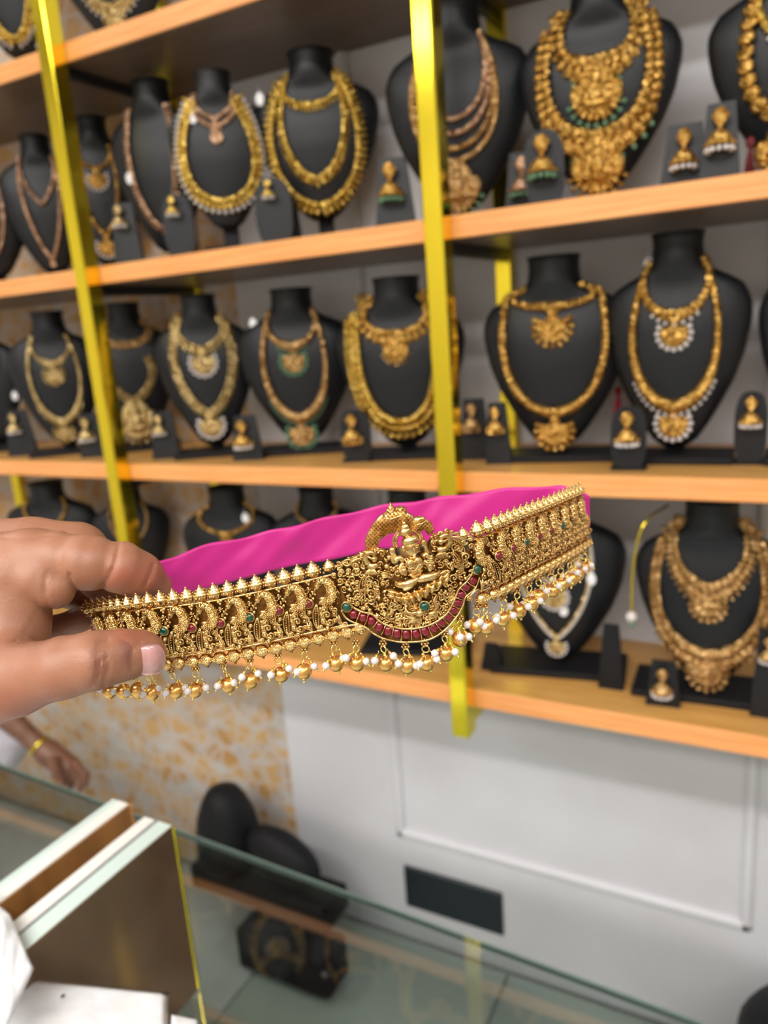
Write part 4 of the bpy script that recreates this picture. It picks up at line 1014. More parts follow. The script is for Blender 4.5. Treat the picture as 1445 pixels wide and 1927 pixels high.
for i, (x, y) in enumerate(rub):
    a = rub[max(i - 1, 0)]; c_ = rub[min(i + 1, len(rub) - 1)]; an = -math.atan2(c_[1] - a[1], c_[0] - a[0])
    wd_ = 40; hh = 55 if 2 < i < 15 else 48
    tr = .96 if x < 1100 else .9
    nn = 7; V = []; Fc = []
    for u in range(nn):
        for v in range(nn):
            a1 = -1 + 2 * u / (nn - 1); b1 = -1 + 2 * v / (nn - 1); hz = (1 - abs(a1) ** 3.2) * (1 - abs(b1) ** 3.2)
            V.append((a1 * wd_ * KM * (1 - .12 * b1 * b1), b1 * hh * KM * (1 - .12 * a1 * a1), .0002 + .0019 * hz ** .6))
    for u in range(nn - 1):
        for v in range(nn - 1): Fc.append((u * nn + v, (u + 1) * nn + v, (u + 1) * nn + v + 1, u * nn + v + 1))
    o = MB().add(V, Fc, pf(x, y, .1, an + .19)).build('ruby_stone', 'ruby', belt)
    if i < len(rub) - 1:
        mx, my = (x + rub[i + 1][0]) / 2, (y + rub[i + 1][1]) / 2
        k1 = int(np.argmin(np.hypot(ic[:, 0] - mx, ic[:, 1] - my))); k2 = int(np.argmin(np.hypot(oc[:, 0] - mx, oc[:, 1] - my)))
        MB().add(*tube([pp(*ic[k1], 1.6), pp(mx, my, 1.7), pp(*oc[k2], 1.4)], .00028, 5)).build('stone_divider', 'gold', belt)
for (x, y, z) in ((160, 1012, 1.6), (855, 1000, 3.0), (1322, 675, 1.6)): put_stone(pf(x, y, z) @ S(1.05), 'g')
# canopy arch with quilted scales
arch = [(385, 520), (385, 430), (430, 345), (510, 275), (610, 235), (700, 262), (765, 300), (830, 268), (885, 290), (915, 340)]
ar = [46, 64, 72, 100, 108, 92, 60, 56, 50, 34]
Q = cr(arch, 40); Rr_ = np.interp(np.linspace(0, 1, 40), np.linspace(0, 1, len(ar)), ar)
mb = MB(); mb.add(*tube([pp(q[0], q[1], .4) for q in Q], (Rr_ * KM).tolist(), 14, .42))
for k, (rx, hh) in enumerate(((72, 0), (52, 34), (30, 62), (12, 86))):
    mb.add(*SP, pf(560 + k * -1, 188 - hh, .6) @ S(rx * KM, 34 * KM, .0018))
mb.add(*SP, pf(556, 92, .6) @ S(.0007))
mb.add(*tube([pp(480, 205, 2.4), pp(560, 215, 2.8), pp(640, 190, 2.6), pp(680, 150, 2.2)], .0006, 6))
mb.add(*tube([pp(770, 270, 2.0), pp(830, 262, 2.3), pp(880, 225, 2.0)], .0005, 6))
mb.add(*SP, pf(640, 150, .4) @ S(62 * KM, 46 * KM, .0018)); mb.add(*SP, pf(810, 232, .4) @ S(62 * KM, 38 * KM, .0018))
mb.build('hood_canopy', 'gold', belt)
qs = MB(); PY4 = ([(1, 0, 0), (0, 1, 0), (-1, 0, 0), (0, -1, 0), (0, 0, .9)], [(0, 1, 4), (1, 2, 4), (2, 3, 4), (3, 0, 4), (3, 2, 1, 0)])
cnt = 0
g = 35
for iu in range(-8, 34):
    for iv in range(-14, 16):
        x = 340 + (iu + (iv % 2) * .5) * g; y = 320 + iv * g * .5 * 1.05
        # distance to arch axis
        dd = np.hypot(Q[:, 0] - x, Q[:, 1] - y); j = int(np.argmin(dd)); u = dd[j] / Rr_[j]
        ins = u < .9; z = .4 + math.sqrt(max(0, 1 - u * u)) * Rr_[j] * KM * .42 * 1000
        if not ins:
            e1 = ((x - 640) / 62) ** 2 + ((y - 150) / 46) ** 2; e2 = ((x - 556) / 62) ** 2 + ((y - 170) / 60) ** 2
            if e1 < .8: z = .4 + 1.8 * math.sqrt(1 - e1); ins = True
            elif e2 < .75: z = .6 + 1.7 * math.sqrt(1 - e2); ins = True
        if ins:
            qs.add(*PY4, pf(x, y, z - .1) @ S(g * .46 * KM, g * .46 * KM, .0015)); cnt += 1
tag(qs.build('quilted_scales', 'gold', belt, False), None, kind='stuff')
# seated goddess figure
FS = 1.15
fg = MB()
def el(x, y, z, rx, ry, rz, rot=0.0, t=SP): fg.add(*t, pf(x, y, z, rot) @ S(rx * KM * FS, ry * KM * FS, rz * KM * 1.1))
def tb_(pts, r, n=10, s=8, z=None): fg.add(*tube([pp(q[0], q[1], q[2]) for q in cr(pts, n)], (np.array(r) * KM * 1.2).tolist() if not np.isscalar(r) else r * KM * 1.15, s))
TH_ = np.linspace(-2.6, 1.2, 24)
for rr_, zz, tt in ((134, 1.4, 9), (118, 1.6, 6), (104, 1.6, 8)):
    fg.add(*tube([pp(712 + rr_ * math.cos(a), 428 + rr_ * 1.05 * math.sin(a), zz) for a in np.linspace(-3.6, .35, 30)], tt * KM, 6))
for a in np.linspace(-3.5, .3, 26): fg.add(*SPX, pf(712 + 111 * math.cos(a), 428 + 117 * math.sin(a), 2.0) @ S(.0005))
el(738, 470, 3.6, 58, 76, 52, .10)                       # head
el(728, 400, 3.6, 74, 42, 56, .12)                       # hair band
el(690, 330, 3.0, 50, 44, 40, .2); el(682, 290, 2.8, 36, 34, 30, .2); el(676, 258, 2.6, 20, 26, 20, .2)
el(762, 482, 6.0, 9, 26, 12, .15)                        # nose
for (x, y) in ((735, 466), (785, 458)): el(x, y, 5.6, 15, 7, 8, .15)
for (x, y) in ((733, 448), (786, 440)): fg.add(*tube([pp(x - 20, y + 6, 5.8), pp(x, y - 4, 6.2), pp(x + 18, y + 2, 5.8)], 3 * KM, 5))
el(764, 520, 5.7, 20, 6, 8, .15); el(764, 531, 5.6, 15, 6, 8, .15); el(762, 550, 5.0, 20, 14, 16)
el(672, 478, 3.2, 18, 30, 18); el(800, 462, 3.0, 14, 28, 16)
el(748, 385, 6.0, 9, 14, 6)
tb_([(700, 350, 5.2), (735, 370, 6.2), (772, 352, 5.0)], 6)
el(748, 560, 2.8, 38, 34, 34)                            # neck
el(762, 625, 2.6, 92, 70, 46, .1)                        # torso
el(728, 604, 5.2, 40, 40, 26); el(800, 582, 5.0, 34, 36, 26)
fg.add(*torus(36 * KM, 5 * KM, 18, 6), pf(728, 606, 6.6)); fg.add(*torus(28 * KM, 4 * KM, 18, 6), pf(802, 584, 6.4))
tb_([(690, 555, 4.2), (728, 578, 5.6), (772, 586, 5.8), (812, 552, 4.2)], 8); tb_([(680, 560, 3.6), (712, 640, 5.0), (770, 668, 5.6), (836, 560, 3.6)], 6)
el(780, 690, 2.6, 60, 40, 38, .1)
# upper arms and raised hands
tb_([(680, 590, 2.8), (630, 560, 3.0), (590, 600, 3.0), (572, 560, 3.0), (576, 500, 3.0)], [26, 22, 20, 16, 14]); el(572, 500, 3.2, 26, 34, 18)
tb_([(840, 560, 2.8), (872, 530, 3.0), (890, 560, 3.0), (868, 480, 3.0), (850, 430, 3.0)], [26, 22, 20, 16, 14]); el(848, 430, 3.2, 26, 32, 18)
tb_([(672, 610, 3.0), (640, 660, 3.8), (672, 700, 4.8)], [24, 20, 16]); tb_([(846, 590, 3.0), (882, 620, 3.8), (896, 650, 4.8)], [24, 20, 16])
for (x, y, a) in ((678, 678, .25), (896, 640, -.1)):
    el(x, y, 5.6, 20, 32, 10, a)
    for k in range(4): el(x - 15 + k * 10 + a * -30, y - 40 + abs(k - 1.5) * 4, 5.6, 5, 18, 6, a - .1 * (k - 1.5))
# legs and drapery
tb_([(592, 795, 2.0), (650, 800, 4.0), (740, 775, 4.4), (800, 735, 3.2)], [16, 30, 34, 22], 12, 10); tb_([(770, 770, 3.0), (850, 735, 4.4), (930, 715, 4.2), (992, 690, 2.6)], [20, 34, 30, 16], 12, 10)
for k in range(7): tb_([(584 + k * 12, 770 + k * 9, 3.0), (650 + k * 4, 782 + k * 9, 5.4), (725, 772 + k * 9, 5.4), (790, 722 + k * 10, 4.2)], [3, 6, 6, 3], 12, 5)
for k in range(6): tb_([(812 + k * 12, 768 - k * 4, 4.0), (890 + k * 6, 752 - k * 8, 5.6), (950 + k * 4, 738 - k * 9, 5.0), (990, 712 - k * 4, 3.4)], [3, 6, 6, 3], 9, 5)
el(700, 830, 5.4, 34, 12, 12, .2); el(1005, 690, 4.2, 34, 12, 14, .35); fg.add(*torus(11 * KM, 3 * KM, 14, 5), pf(968, 705, 5.2))
tb_([(720, 700, 4.4), (760, 720, 5.2), (812, 700, 4.6)], [10, 12, 10], 8, 6)
for k in range(9): fg.add(*SPX, pf(712 + k * 13, 706 + 10 * math.sin(k * .39) - k * 1.5, 5.8) @ S(5.5 * KM))
# lotus petals
PTL = ([], [])
for i_ in range(9):
    u = i_ / 8; wv = math.sin(math.pi * min(1, .12 + u * .88)) ** .7
    for j_ in range(7):
        v = -1 + j_ / 3; PTL[0].append((v * wv * .5, -1 + 2 * u, (1 - v * v) * wv * .9 + .25 * (1 - abs(v)) + (.5 * u * u)))
for i_ in range(8):
    for j_ in range(6): PTL[1].append((i_ * 7 + j_, i_ * 7 + j_ + 1, i_ * 7 + j_ + 8, i_ * 7 + j_ + 7))
for row, (cnt_, rx, ry, zz) in enumerate(((10, 46, 52, 2.2), (9, 44, 44, 3.0))):
    for k in range(cnt_):
        u = k / (cnt_ - 1); x = 572 + 462 * u; y = (872, 902)[row] + 48 * math.sin(math.pi * min(1, u * 1.2)) - 140 * u ** 1.7
        a = 1.15 - 2.1 * u
        fg.add(*PTL, pf(x, y, zz + 1.0 * math.sin(math.pi * u), a * .75) @ S(rx * 1.5 * KM, ry * KM, .0019))
        fg.add(*tube([pp(x - 40 * math.sin(a * .75), y - 40 * math.cos(a * .75), zz + 2.4), pp(x, y, zz + 3.0), pp(x + 30 * math.sin(a * .75), y + 30 * math.cos(a * .75), zz + 2.4)], 3 * KM, 5))
fg.build('seated_deity_relief', 'gold', belt)
# flanking peacocks with curled tails, and scroll filling
sw = MB(); rs = random.Random(21)
def stb(pts, r, n=12, s=6): sw.add(*tube([pp(q[0], q[1], q[2]) for q in cr(pts, n)], (np.array(r) * KM).tolist() if not np.isscalar(r) else r * KM, s))
def feather(a, b_):
    A = [pp(*q) for q in cr(a, 16)]; Bq = [pp(*q) for q in cr(b_, 16)]
    sw.add(*tube(A, 6 * KM, 5)); sw.add(*tube(Bq, 6 * KM, 5))
    for i in range(1, 15): sw.add(*SPX, T(*((A[i] + Bq[i]) / 2 + (0, 0, .0003))) @ S(9 * KM))
feather([(338, 700, 2), (290, 770, 2.6), (278, 860, 2.6), (300, 1000, 1.6)], [(342, 700, 2), (330, 780, 2.6), (330, 870, 2.6), (318, 990, 1.6)])
feather([(1100, 505, 2), (1150, 560, 2.8), (1180, 640, 2.6), (1205, 715, 1.6)], [(1090, 520, 2), (1110, 570, 2.8), (1145, 640, 2.6), (1190, 712, 1.6)])
def mirror_pts(P, cx=0): return P
for (cx, cy, sg) in ((395, 620, 1), (1010, 470, -1)):
    # bird: body fan, neck, head
    for k in range(9):
        a = -1.9 + k * .17 + (.25 if sg < 0 else 0)
        stb([(cx, cy + 20, 2.6), (cx - 10 + 46 * (k - 4) / 4, cy + 70, 4.2), (cx - 5 + 60 * (k - 4) / 4, cy + 115 - abs(k - 4) * 6, 2.4)], [6, 8, 5], 6, 5)
    sw.add(*SP, pf(cx, cy + 15, 2.6) @ S(58 * KM, 36 * KM, 40 * KM))
    stb([(cx - 35 * sg, cy, 2.6), (cx - 60 * sg, cy - 60, 3.2), (cx - 20 * sg, cy - 110, 3.6), (cx + 30 * sg, cy - 85, 3.8)], [30, 30, 28, 20], 12, 10)
    sw.add(*SP, pf(cx + 22 * sg, cy - 55, 4.2) @ S(30 * KM)); sw.add(*SP, pf(cx - 55 * sg, cy - 105, 2.6) @ S(30 * KM, 24 * KM, 24 * KM))
    stb([(cx + 20 * sg, cy - 50, 4.6), (cx - 20 * sg, cy - 70, 5.0), (cx - 60 * sg, cy - 90, 4.0)], [14, 11, 4], 8, 6)
    for k in range(7): sw.add(*SPL, pf(cx - 90 + k * 28, cy - 125 + abs(k - 3) * 12, 2.0) @ S(14 * KM))
    for k in range(4): stb([(cx + 60 * sg, cy + 60 + k * 18, 2.2), (cx + 110 * sg, cy + 75 + k * 14, 3.2), (cx + 165 * sg, cy + 60 + k * 16, 2.0)], [3, 8, 3], 8, 5)
sp_list = [(245, 690, 46, 0, 1), (215, 760, 42, 1, 1), (225, 830, 44, 2, 1), (265, 900, 46, 3, 1), (225, 960, 34, 4, -1), (255, 790, 30, 2, -1), (365, 760, 34, 0, -1), (375, 890, 44, 1, -1), (380, 960, 44, 4, 1), (350, 830, 28, 2, 1), (420, 800, 34, 5, 1), (440, 870, 30, 1, 1),
           (1120, 470, 40, 0, 1), (1180, 500, 40, 1, -1), (1220, 560, 42, 2, 1), (1230, 640, 36, 3, 1), (1160, 700, 34, 0, 1), (1090, 640, 36, 4, -1), (1110, 750, 40, 2, 1), (1060, 700, 28, 1, 1), (1150, 590, 24, 2, -1), (1040, 600, 30, 3, -1),
           (120, 700, 46, 0, 1), (100, 780, 36, 2, -1), (140, 850, 34, 1, 1), (60, 900, 34, 0, -1), (170, 600, 44, 3, -1), (240, 590, 34, 1, 1), (90, 640, 34, 4, 1), (60, 1040, 36, 1, 1), (150, 1175, 32, 2, 1), (300, 1232, 30, 0, -1), (1365, 810, 40, 3, 1), (1250, 940, 30, 1, -1), (1100, 350, 36, 1, 1), (1050, 330, 30, 2, -1), (1150, 370, 32, 3, 1), (1000, 360, 34, 1, -1), (1200, 430, 30, 0, 1), (1270, 470, 34, 1, -1), (1255, 400, 26, 4, 1), (180, 690, 24, 3, 1), (50, 720, 28, 1, 1)]
for (x, y, r, a0, d) in sp_list: spiral(sw, x, y, r, a0, 1.25, rs.uniform(1.0, 2.2), .48, d, lambda X, Y, Z: pp(X, Y, Z), 18, 6)
for k in range(40):      # lower scroll garden
    a = -2.75 + rs.random() * 2.4; rad = rs.uniform(40, 290)
    x = 760 - rad * 1.25 * math.cos(a + math.pi) * 1.0; y = 925 + abs(rad * math.sin(a)) * .85
    if x < 460 or x > 1110 or y > 1160 - abs(x - 720) * .35: continue
    if math.hypot(x - 855, y - 1000) < 55: continue
    spiral(sw, x, y, rs.uniform(24, 44), rs.uniform(0, 6), rs.uniform(.9, 1.3), rs.uniform(.8, 2.2), .44, rs.choice((-1, 1)), lambda X, Y, Z: pp(X, Y, Z), 14, 5)
for (x, y) in ((480, 1010), (560, 980), (620, 1090), (700, 1130), (800, 1130), (700, 1000), (920, 1080), (960, 1000), (1000, 1080), (1060, 900), (1090, 960), (560, 1090), (500, 1080), (1000, 930), (940, 930), (770, 1060), (640, 1010), (880, 1120), (1050, 1010), (510, 950), (610, 1150), (740, 1180), (850, 1170), (1080, 850)):
    spiral(sw, x, y, 38, (x * 7 + y) % 6, 1.15, 1.6, .5, 1 if (x + y) % 20 else -1, lambda X, Y, Z: pp(X, Y, Z), 16, 6)
occ = [(762, 625, 110), (740, 450, 95), (720, 790, 120), (620, 800, 60), (850, 750, 100), (960, 720, 60), (395, 620, 60), (1010, 470, 60), (160, 1012, 50), (855, 1000, 52), (1322, 675, 50), (600, 890, 60), (700, 920, 60), (800, 910, 60), (900, 850, 60), (1000, 790, 50)]
ol = np.array(cr(outl + [outl[0]], 160)); pts_ = []
def inside(x, y):
    a = ol; b_ = np.roll(ol, -1, 0); c = ((a[:, 1] > y) != (b_[:, 1] > y)) & (x < (b_[:, 0] - a[:, 0]) * (y - a[:, 1]) / (b_[:, 1] - a[:, 1] + 1e-9) + a[:, 0]); return c.sum() % 2 == 1
for k in range(2600):
    x, y = rs.uniform(40, 1310), rs.uniform(350, 1210)
    if not inside(x, y) or min(np.hypot(ol[:, 0] - x, ol[:, 1] - y)) < 14: continue
    if any(math.hypot(x - a, y - b_) < c for a, b_, c in occ) or any(math.hypot(x - a, y - b_) < 44 for a, b_ in pts_): continue
    pts_.append((x, y)); q = len(pts_) % 4
    if q == 0:
        an = rs.uniform(0, 6.28); L_ = 34
        for w_ in (-.5, 0, .5): stb([(x - L_ * math.cos(an), y - L_ * math.sin(an), .6), (x + 12 * w_ * math.sin(an), y - 12 * w_ * math.cos(an), 2.0), (x + L_ * math.cos(an + w_), y + L_ * math.sin(an + w_), .9)], [4, 11, 3], 7, 5)
    else: spiral(sw, x, y, rs.uniform(30, 40), rs.uniform(0, 6), rs.uniform(.9, 1.25), rs.uniform(.3, 1.2), .62, rs.choice((-1, 1)), lambda X, Y, Z: pp(X, Y, Z), 14, 5)
# lion-like masks and trunks beside the lower stone
stb([(700, 980, 2.2), (690, 1030, 3.0), (730, 1060, 3.4), (790, 1050, 3.6)], [8, 14, 18, 24], 12, 8); sw.add(*SP, pf(810, 1060, 3.0) @ S(44 * KM, 34 * KM, 30 * KM))
stb([(960, 900, 2.6), (935, 950, 3.2), (960, 1000, 3.4), (930, 1050, 3.0)], [8, 14, 18, 14], 12, 8); sw.add(*SP, pf(920, 1065, 3.0) @ S(42 * KM, 30 * KM, 28 * KM))
for k in range(5): stb([(680 + k * 6, 1100 + k * 10, 2), (760, 1085 + k * 14, 3.0), (830, 1110 + k * 8, 2)], [3, 8, 3], 8, 5)
for (a, b_) in (((215, 1008), (1, 0)),):
    pass
for k in range(46):
    u = k / 45; q = cr([(430, 1060), (520, 1120), (640, 1160), (760, 1165), (880, 1130), (990, 1060), (1060, 960), (1085, 870)], 46)[k]; sw.add(*SPX, pf(q[0], q[1] + 8, 1.8) @ S(9 * KM))
for (x, y, r) in ((318, 1018, 22), (370, 1036, 20), (1215, 755, 22), (1170, 800, 20), (535, 950, 18), (565, 720, 14), (940, 640, 16), (450, 690, 22), (1000, 860, 14), (520, 640, 26), (540, 560, 24), (590, 545, 20), (910, 560, 22), (930, 610, 18), (620, 690, 18), (585, 660, 20), (610, 1100, 16), (1060, 820, 14), (980, 560, 18), (890, 520, 20)):
    sw.add(*SP, pf(x, y, 2.2) @ S(r * KM))
for k in range(150):
    x, y = rs.uniform(60, 1280), rs.uniform(480, 1150)
    if y < 600 + (600 - x) * .1 and x < 350: continue
    if y > 1010 + .42 * (x - 200) and x < 650 or y > 1150 - (x - 650) * .72 and x >= 650: continue
    if x > 950 and y < 420: continue
    sw.add(*SPL, pf(x, y, rs.uniform(-.2, .8)) @ S(rs.uniform(7, 15) * KM))
# crescent brackets joining the rails
for pts in ([(10, 1215, 1.4), (110, 1195, 2), (230, 1170, 2.2), (330, 1200, 2), (400, 1262, 1.4)], [(1230, 960, 1.4), (1290, 880, 2), (1345, 850, 2), (1420, 850, 1.2)], [(0, 1235, 1.2), (90, 1205, 1.6), (160, 1200, 1.4)], [(120, 600, 1.2), (180, 620, 2), (250, 580, 2.2), (330, 560, 1.6)], [(1060, 390, 1.4), (1130, 380, 2.2), (1190, 400, 2), (1300, 410, 1.2)]): stb(pts, [5, 10, 12, 8, 4], 14, 6)
sw.build('scroll_relief', 'gold', belt)
for (x, y, n_) in ((240, 1308, 2), (482, 1312, 2), (683, 1340, 2), (858, 1312, 2), (1038, 1222, 2), (1178, 1085, 3), (1335, 975, 2)): drop(pp(x, y, .6), n_, .0128)

# --- pink silk strap behind
SKEY = [(172, 1182, 1236, .430), (235, 1075, 1150, .452), (300, 1056, 1132, .462), (383, 1027, 1108, .474), (470, 1008, 1086, .484), (546, 990, 1066, .490), (623, 972, 1053, .496), (709, 953, 1035, .500), (790, 941, 1026, .502), (860, 931, 1016, .502), (957, 919, 1003, .500), (1044, 914, 998, .496), (1085, 922, 1000, .490), (1110, 934, 990, .484)]
top = cr([camv(a, b_, d - .004) for a, b_, c_, d in SKEY], 150); bot = cr([camv(a, c_, d) for a, b_, c_, d in SKEY], 150)
V = []; Fc = []; n = 150; m_ = 14
for sd in (0, 1):
    for i in range(n):
        for j in range(m_):
            v = j / (m_ - 1); p = top[i] * (1 - v) + bot[i] * v; u = i / n
            wr = .0013 * math.sin(26 * u + 4.2 * v) * math.sin(9 * u + 1) + .0008 * math.sin(44 * u - 5.2 * v + 1.3) * math.sin(13 * u) + .0003 * math.sin(95 * u + 9 * v)
            V.append(p - BO + np.array([0, .0006 * math.sin(60 * u) * (1 - v), wr - sd * .0008]))
for sd in (0, 1):
    for i in range(n - 1):
        for j in range(m_ - 1):
            a = sd * n * m_ + i * m_ + j; f = (a, a + 1, a + m_ + 1, a + m_); Fc.append(f if sd == 0 else f[::-1])
for j_, flip in ((0, 0), (m_ - 1, 1)):
    for i in range(n - 1):
        a = i * m_ + j_; b_ = a + m_; c_ = a + n * m_; d = b_ + n * m_; Fc.append((a, b_, d, c_) if flip == 0 else (a, c_, d, b_))
MB().add(V, Fc).build('silk_strap', 'pink', belt)
# ------------------------------------------------------------------ hands: one continuous skin surface each, grown as a smooth union
def surface_nets(phi, org, h):
    s = phi < 0; nx, ny, nz = phi.shape
    act = np.zeros((nx - 1, ny - 1, nz - 1), bool); cnt = np.zeros(act.shape, np.float32); acc = np.zeros(act.shape + (3,), np.float32)
    crn = [(a, b_, c) for a in (0, 1) for b_ in (0, 1) for c in (0, 1)]
    sl = lambda o: tuple(slice(o[i], phi.shape[i] - 1 + o[i]) for i in range(3))
    for a in crn:
        for ax in range(3):
            if a[ax]: continue
            b_ = list(a); b_[ax] = 1; va, vb = phi[sl(a)], phi[sl(tuple(b_))]; mk = (va < 0) != (vb < 0)
            t = np.where(mk, va / np.where(mk, va - vb, 1), 0)
            for q in range(3): acc[..., q] += mk * (a[q] + (t if q == ax else 0))
            cnt += mk
    act = cnt > 0; idx = -np.ones(act.shape, np.int64); idx[act] = np.arange(act.sum())
    ii = np.argwhere(act); V = (ii + acc[act] / cnt[act][:, None]) * h + org
    Fc = []
    for ax in range(3):
        o = [q for q in range(3) if q != ax]
        a = s; lo = [slice(1, -1)] * 3; lo[ax] = slice(0, -1); hi = list(lo); hi[ax] = slice(1, None)
        A_, B_ = s[tuple(lo)], s[tuple(hi)]; e_ = np.argwhere(A_ != B_)
        if not len(e_): continue
        e_[:, o[0]] += 1; e_[:, o[1]] += 1
        ok = (e_ < np.array(act.shape)).all(1); e_ = e_[ok]
        def g(d0, d1):
            q = e_.copy(); q[:, o[0]] -= d0; q[:, o[1]] -= d1; return idx[q[:, 0], q[:, 1], q[:, 2]]
        quad = np.stack([g(1, 1), g(0, 1), g(0, 0), g(1, 0)], 1)
        fl_ = s[e_[:, 0], e_[:, 1], e_[:, 2]]
        if ax == 1: fl_ = ~fl_
        quad = np.where(fl_[:, None], quad, quad[:, ::-1]); quad = quad[(quad >= 0).all(1)]
        Fc.append(quad)
    return V, np.vstack(Fc)
def capsule(G, a, b_, ra, rb):
    ab = b_ - a; L2 = ab.dot(ab) + 1e-12
    t = np.clip(((G[0] - a[0]) * ab[0] + (G[1] - a[1]) * ab[1] + (G[2] - a[2]) * ab[2]) / L2, 0, 1)
    d = np.sqrt((G[0] - a[0] - t * ab[0]) ** 2 + (G[1] - a[1] - t * ab[1]) ** 2 + (G[2] - a[2] - t * ab[2]) ** 2)
    return d - (ra + (rb - ra) * t)
def smin(a, b_, k):
    h = np.clip(.5 + .5 * (b_ - a) / k, 0, 1); return b_ * (1 - h) + a * h - k * h * (1 - h)
def chain(G, pts, k=.004):
    r = None
    P = [(camv(x, y, d), rr / F * d) for x, y, d, rr in pts]
    for (a, ra), (b_, rb) in zip(P[:-1], P[1:]):
        c = capsule(G, a, b_, ra, rb); r = c if r is None else smin(r, c, k)
    return r
def grow(fn, lo, hi, h):
    xs = [np.arange(lo[i], hi[i], h, dtype=np.float32) for i in range(3)]
    G = np.meshgrid(*xs, indexing='ij'); return surface_nets(fn(G).astype(np.float32), np.array(lo), h)

FING = {}
def hand_field(G):
    palm = chain(G, [(20, 1085, .392, 66), (22, 1165, .392, 62), (10, 1240, .386, 78)], .01)
    palm = smin(palm, chain(G, [(-60, 1100, .412, 100), (-70, 1240, .405, 122)]), .012)
    palm = smin(palm, chain(G, [(-80, 1150, .425, 120), (-110, 1260, .425, 130), (-330, 1400, .45, 118), (-560, 1520, .47, 124)]), .015)
    thumb = chain(G, [(-60, 1300, .385, 84), (30, 1278, .368, 68), (120, 1256, .356, 56), (178, 1243, .354, 53), (228, 1233, .360, 46), (266, 1229, .366, 42)], .004)
    thumb = smin(thumb, chain(G, [(262, 1229, .3665, 42), (276, 1231, .368, 34)]), .003)
    hand = smin(palm, thumb, .010)
    index = chain(G, [(-30, 1075, .402, 72), (60, 1057, .396, 61), (110, 1054, .393, 56)], .004)
    index = smin(index, chain(G, [(162, 1058, .391, 55), (176, 1060, .391, 52)]), .0022)
    tipp = chain(G, [(228, 1068, .394, 50), (262, 1083, .401, 42), (292, 1104, .410, 31)], .004)
    index = smin(index, tipp, .0012)
    pad = chain(G, [(70, 1090, .388, 48), (102, 1108, .388, 39)], .003)
    hand = smin(hand, index, .0045); hand = smin(hand, pad, .0028)
    mid = chain(G, [(-50, 1045, .432, 70), (60, 1037, .426, 62), (140, 1038, .428, 56)], .004)
    mid = smin(mid, chain(G, [(150, 1040, .428, 54), (200, 1086, .430, 46), (238, 1120, .434, 36), (262, 1146, .438, 30)]), .003)
    ring = chain(G, [(20, 1190, .435, 30), (100, 1184, .440, 24), (150, 1166, .442, 23), (178, 1160, .444, 20)], .003)
    ring = smin(ring, chain(G, [(-60, 1080, .455, 66), (60, 1085, .462, 50), (150, 1112, .460, 36), (215, 1160, .458, 28)], .003), .002)
    hand = smin(hand, mid, .0022); hand = smin(hand, ring, .0025)
    # flexion creases: thin grooves across the joints
    def groove(pts, r, k=.0012):
        nonlocal hand
        c = chain(G, pts, .0005); hand = -smin(-hand, c * 1.0, k) if False else np.maximum(hand, -(c))
    def fold(pts, depth):
        nonlocal hand
        P = [camv(x, y, d) for x, y, d in pts]; dd = None
        for a, b_ in zip(P[:-1], P[1:]):
            c = capsule(G, a, b_, 0, 0); dd = c if dd is None else np.minimum(dd, c)
        hand = hand + depth * np.exp(-(dd / .0011) ** 2)
    PX = CX + G[0] / -G[2] * F; PY = CY - G[1] / -G[2] * F; DD = -G[2]
    def fold2(pts, depth, wpx, dmax):
        nonlocal hand
        P = cr(pts, 24); d2 = None
        for a, b_ in zip(P[:-1], P[1:]):
            ab = b_ - a; t = np.clip(((PX - a[0]) * ab[0] + (PY - a[1]) * ab[1]) / (ab.dot(ab) + 1e-9), 0, 1)
            q = (PX - a[0] - t * ab[0]) ** 2 + (PY - a[1] - t * ab[1]) ** 2; d2 = q if d2 is None else np.minimum(d2, q)
        hand = hand + depth * np.exp(-d2 / wpx ** 2) * (1 / (1 + np.exp((DD - dmax) / .0015)))
    fold2([(224, 1020), (220, 1046), (212, 1072), (198, 1096), (186, 1112)], .0018, 3.4, .392)
    fold2([(131, 1080), (135, 1092), (141, 1106), (152, 1120)], .0017, 3.6, .392)
    fold2([(90, 1075), (84, 1100), (88, 1130), (96, 1150)], .0010, 3.2, .390)
    fold2([(290, 1062), (281, 1084), (272, 1106)], .0012, 3.0, .400)
    fold2([(5, 1013), (70, 1011), (130, 1003), (195, 1001)], .0008, 3.0, .41)
    for (x, w_) in ((178, .0009), (185, .0017), (193, .0009), (200, .0014)):
        fold2([(x + 5, 1202), (x - 2, 1228), (x + 3, 1254), (x - 5, 1290)], w_, 2.1, .362)
    for x in (208, 216, 224, 232): fold2([(x + 2, 1222), (x - 2, 1246), (x, 1272)], .0003, 2.0, .362)
    fold2([(266, 1209), (252, 1220), (245, 1240), (249, 1258), (263, 1272), (290, 1276)], .0008, 2.4, .366)
    for k in range(6): fold2([(25 + k * 11, 1212 + k), (46 + k * 8, 1188 + k), (70 + k * 5, 1150 + k * 6)], .0005, 2.4, .385)
    fold2([(20, 1206), (60, 1204), (96, 1199)], .0008, 2.6, .385)
    fold2([(15, 1376), (50, 1352), (100, 1322)], .0005, 2.6, .385)
    # nail bed
    c = camv(275, 1236, .3545); 
    return hand
Vh, Fh = grow(hand_field, (-.265, -.165, -.50), (-.090, .005, -.325), .00115)
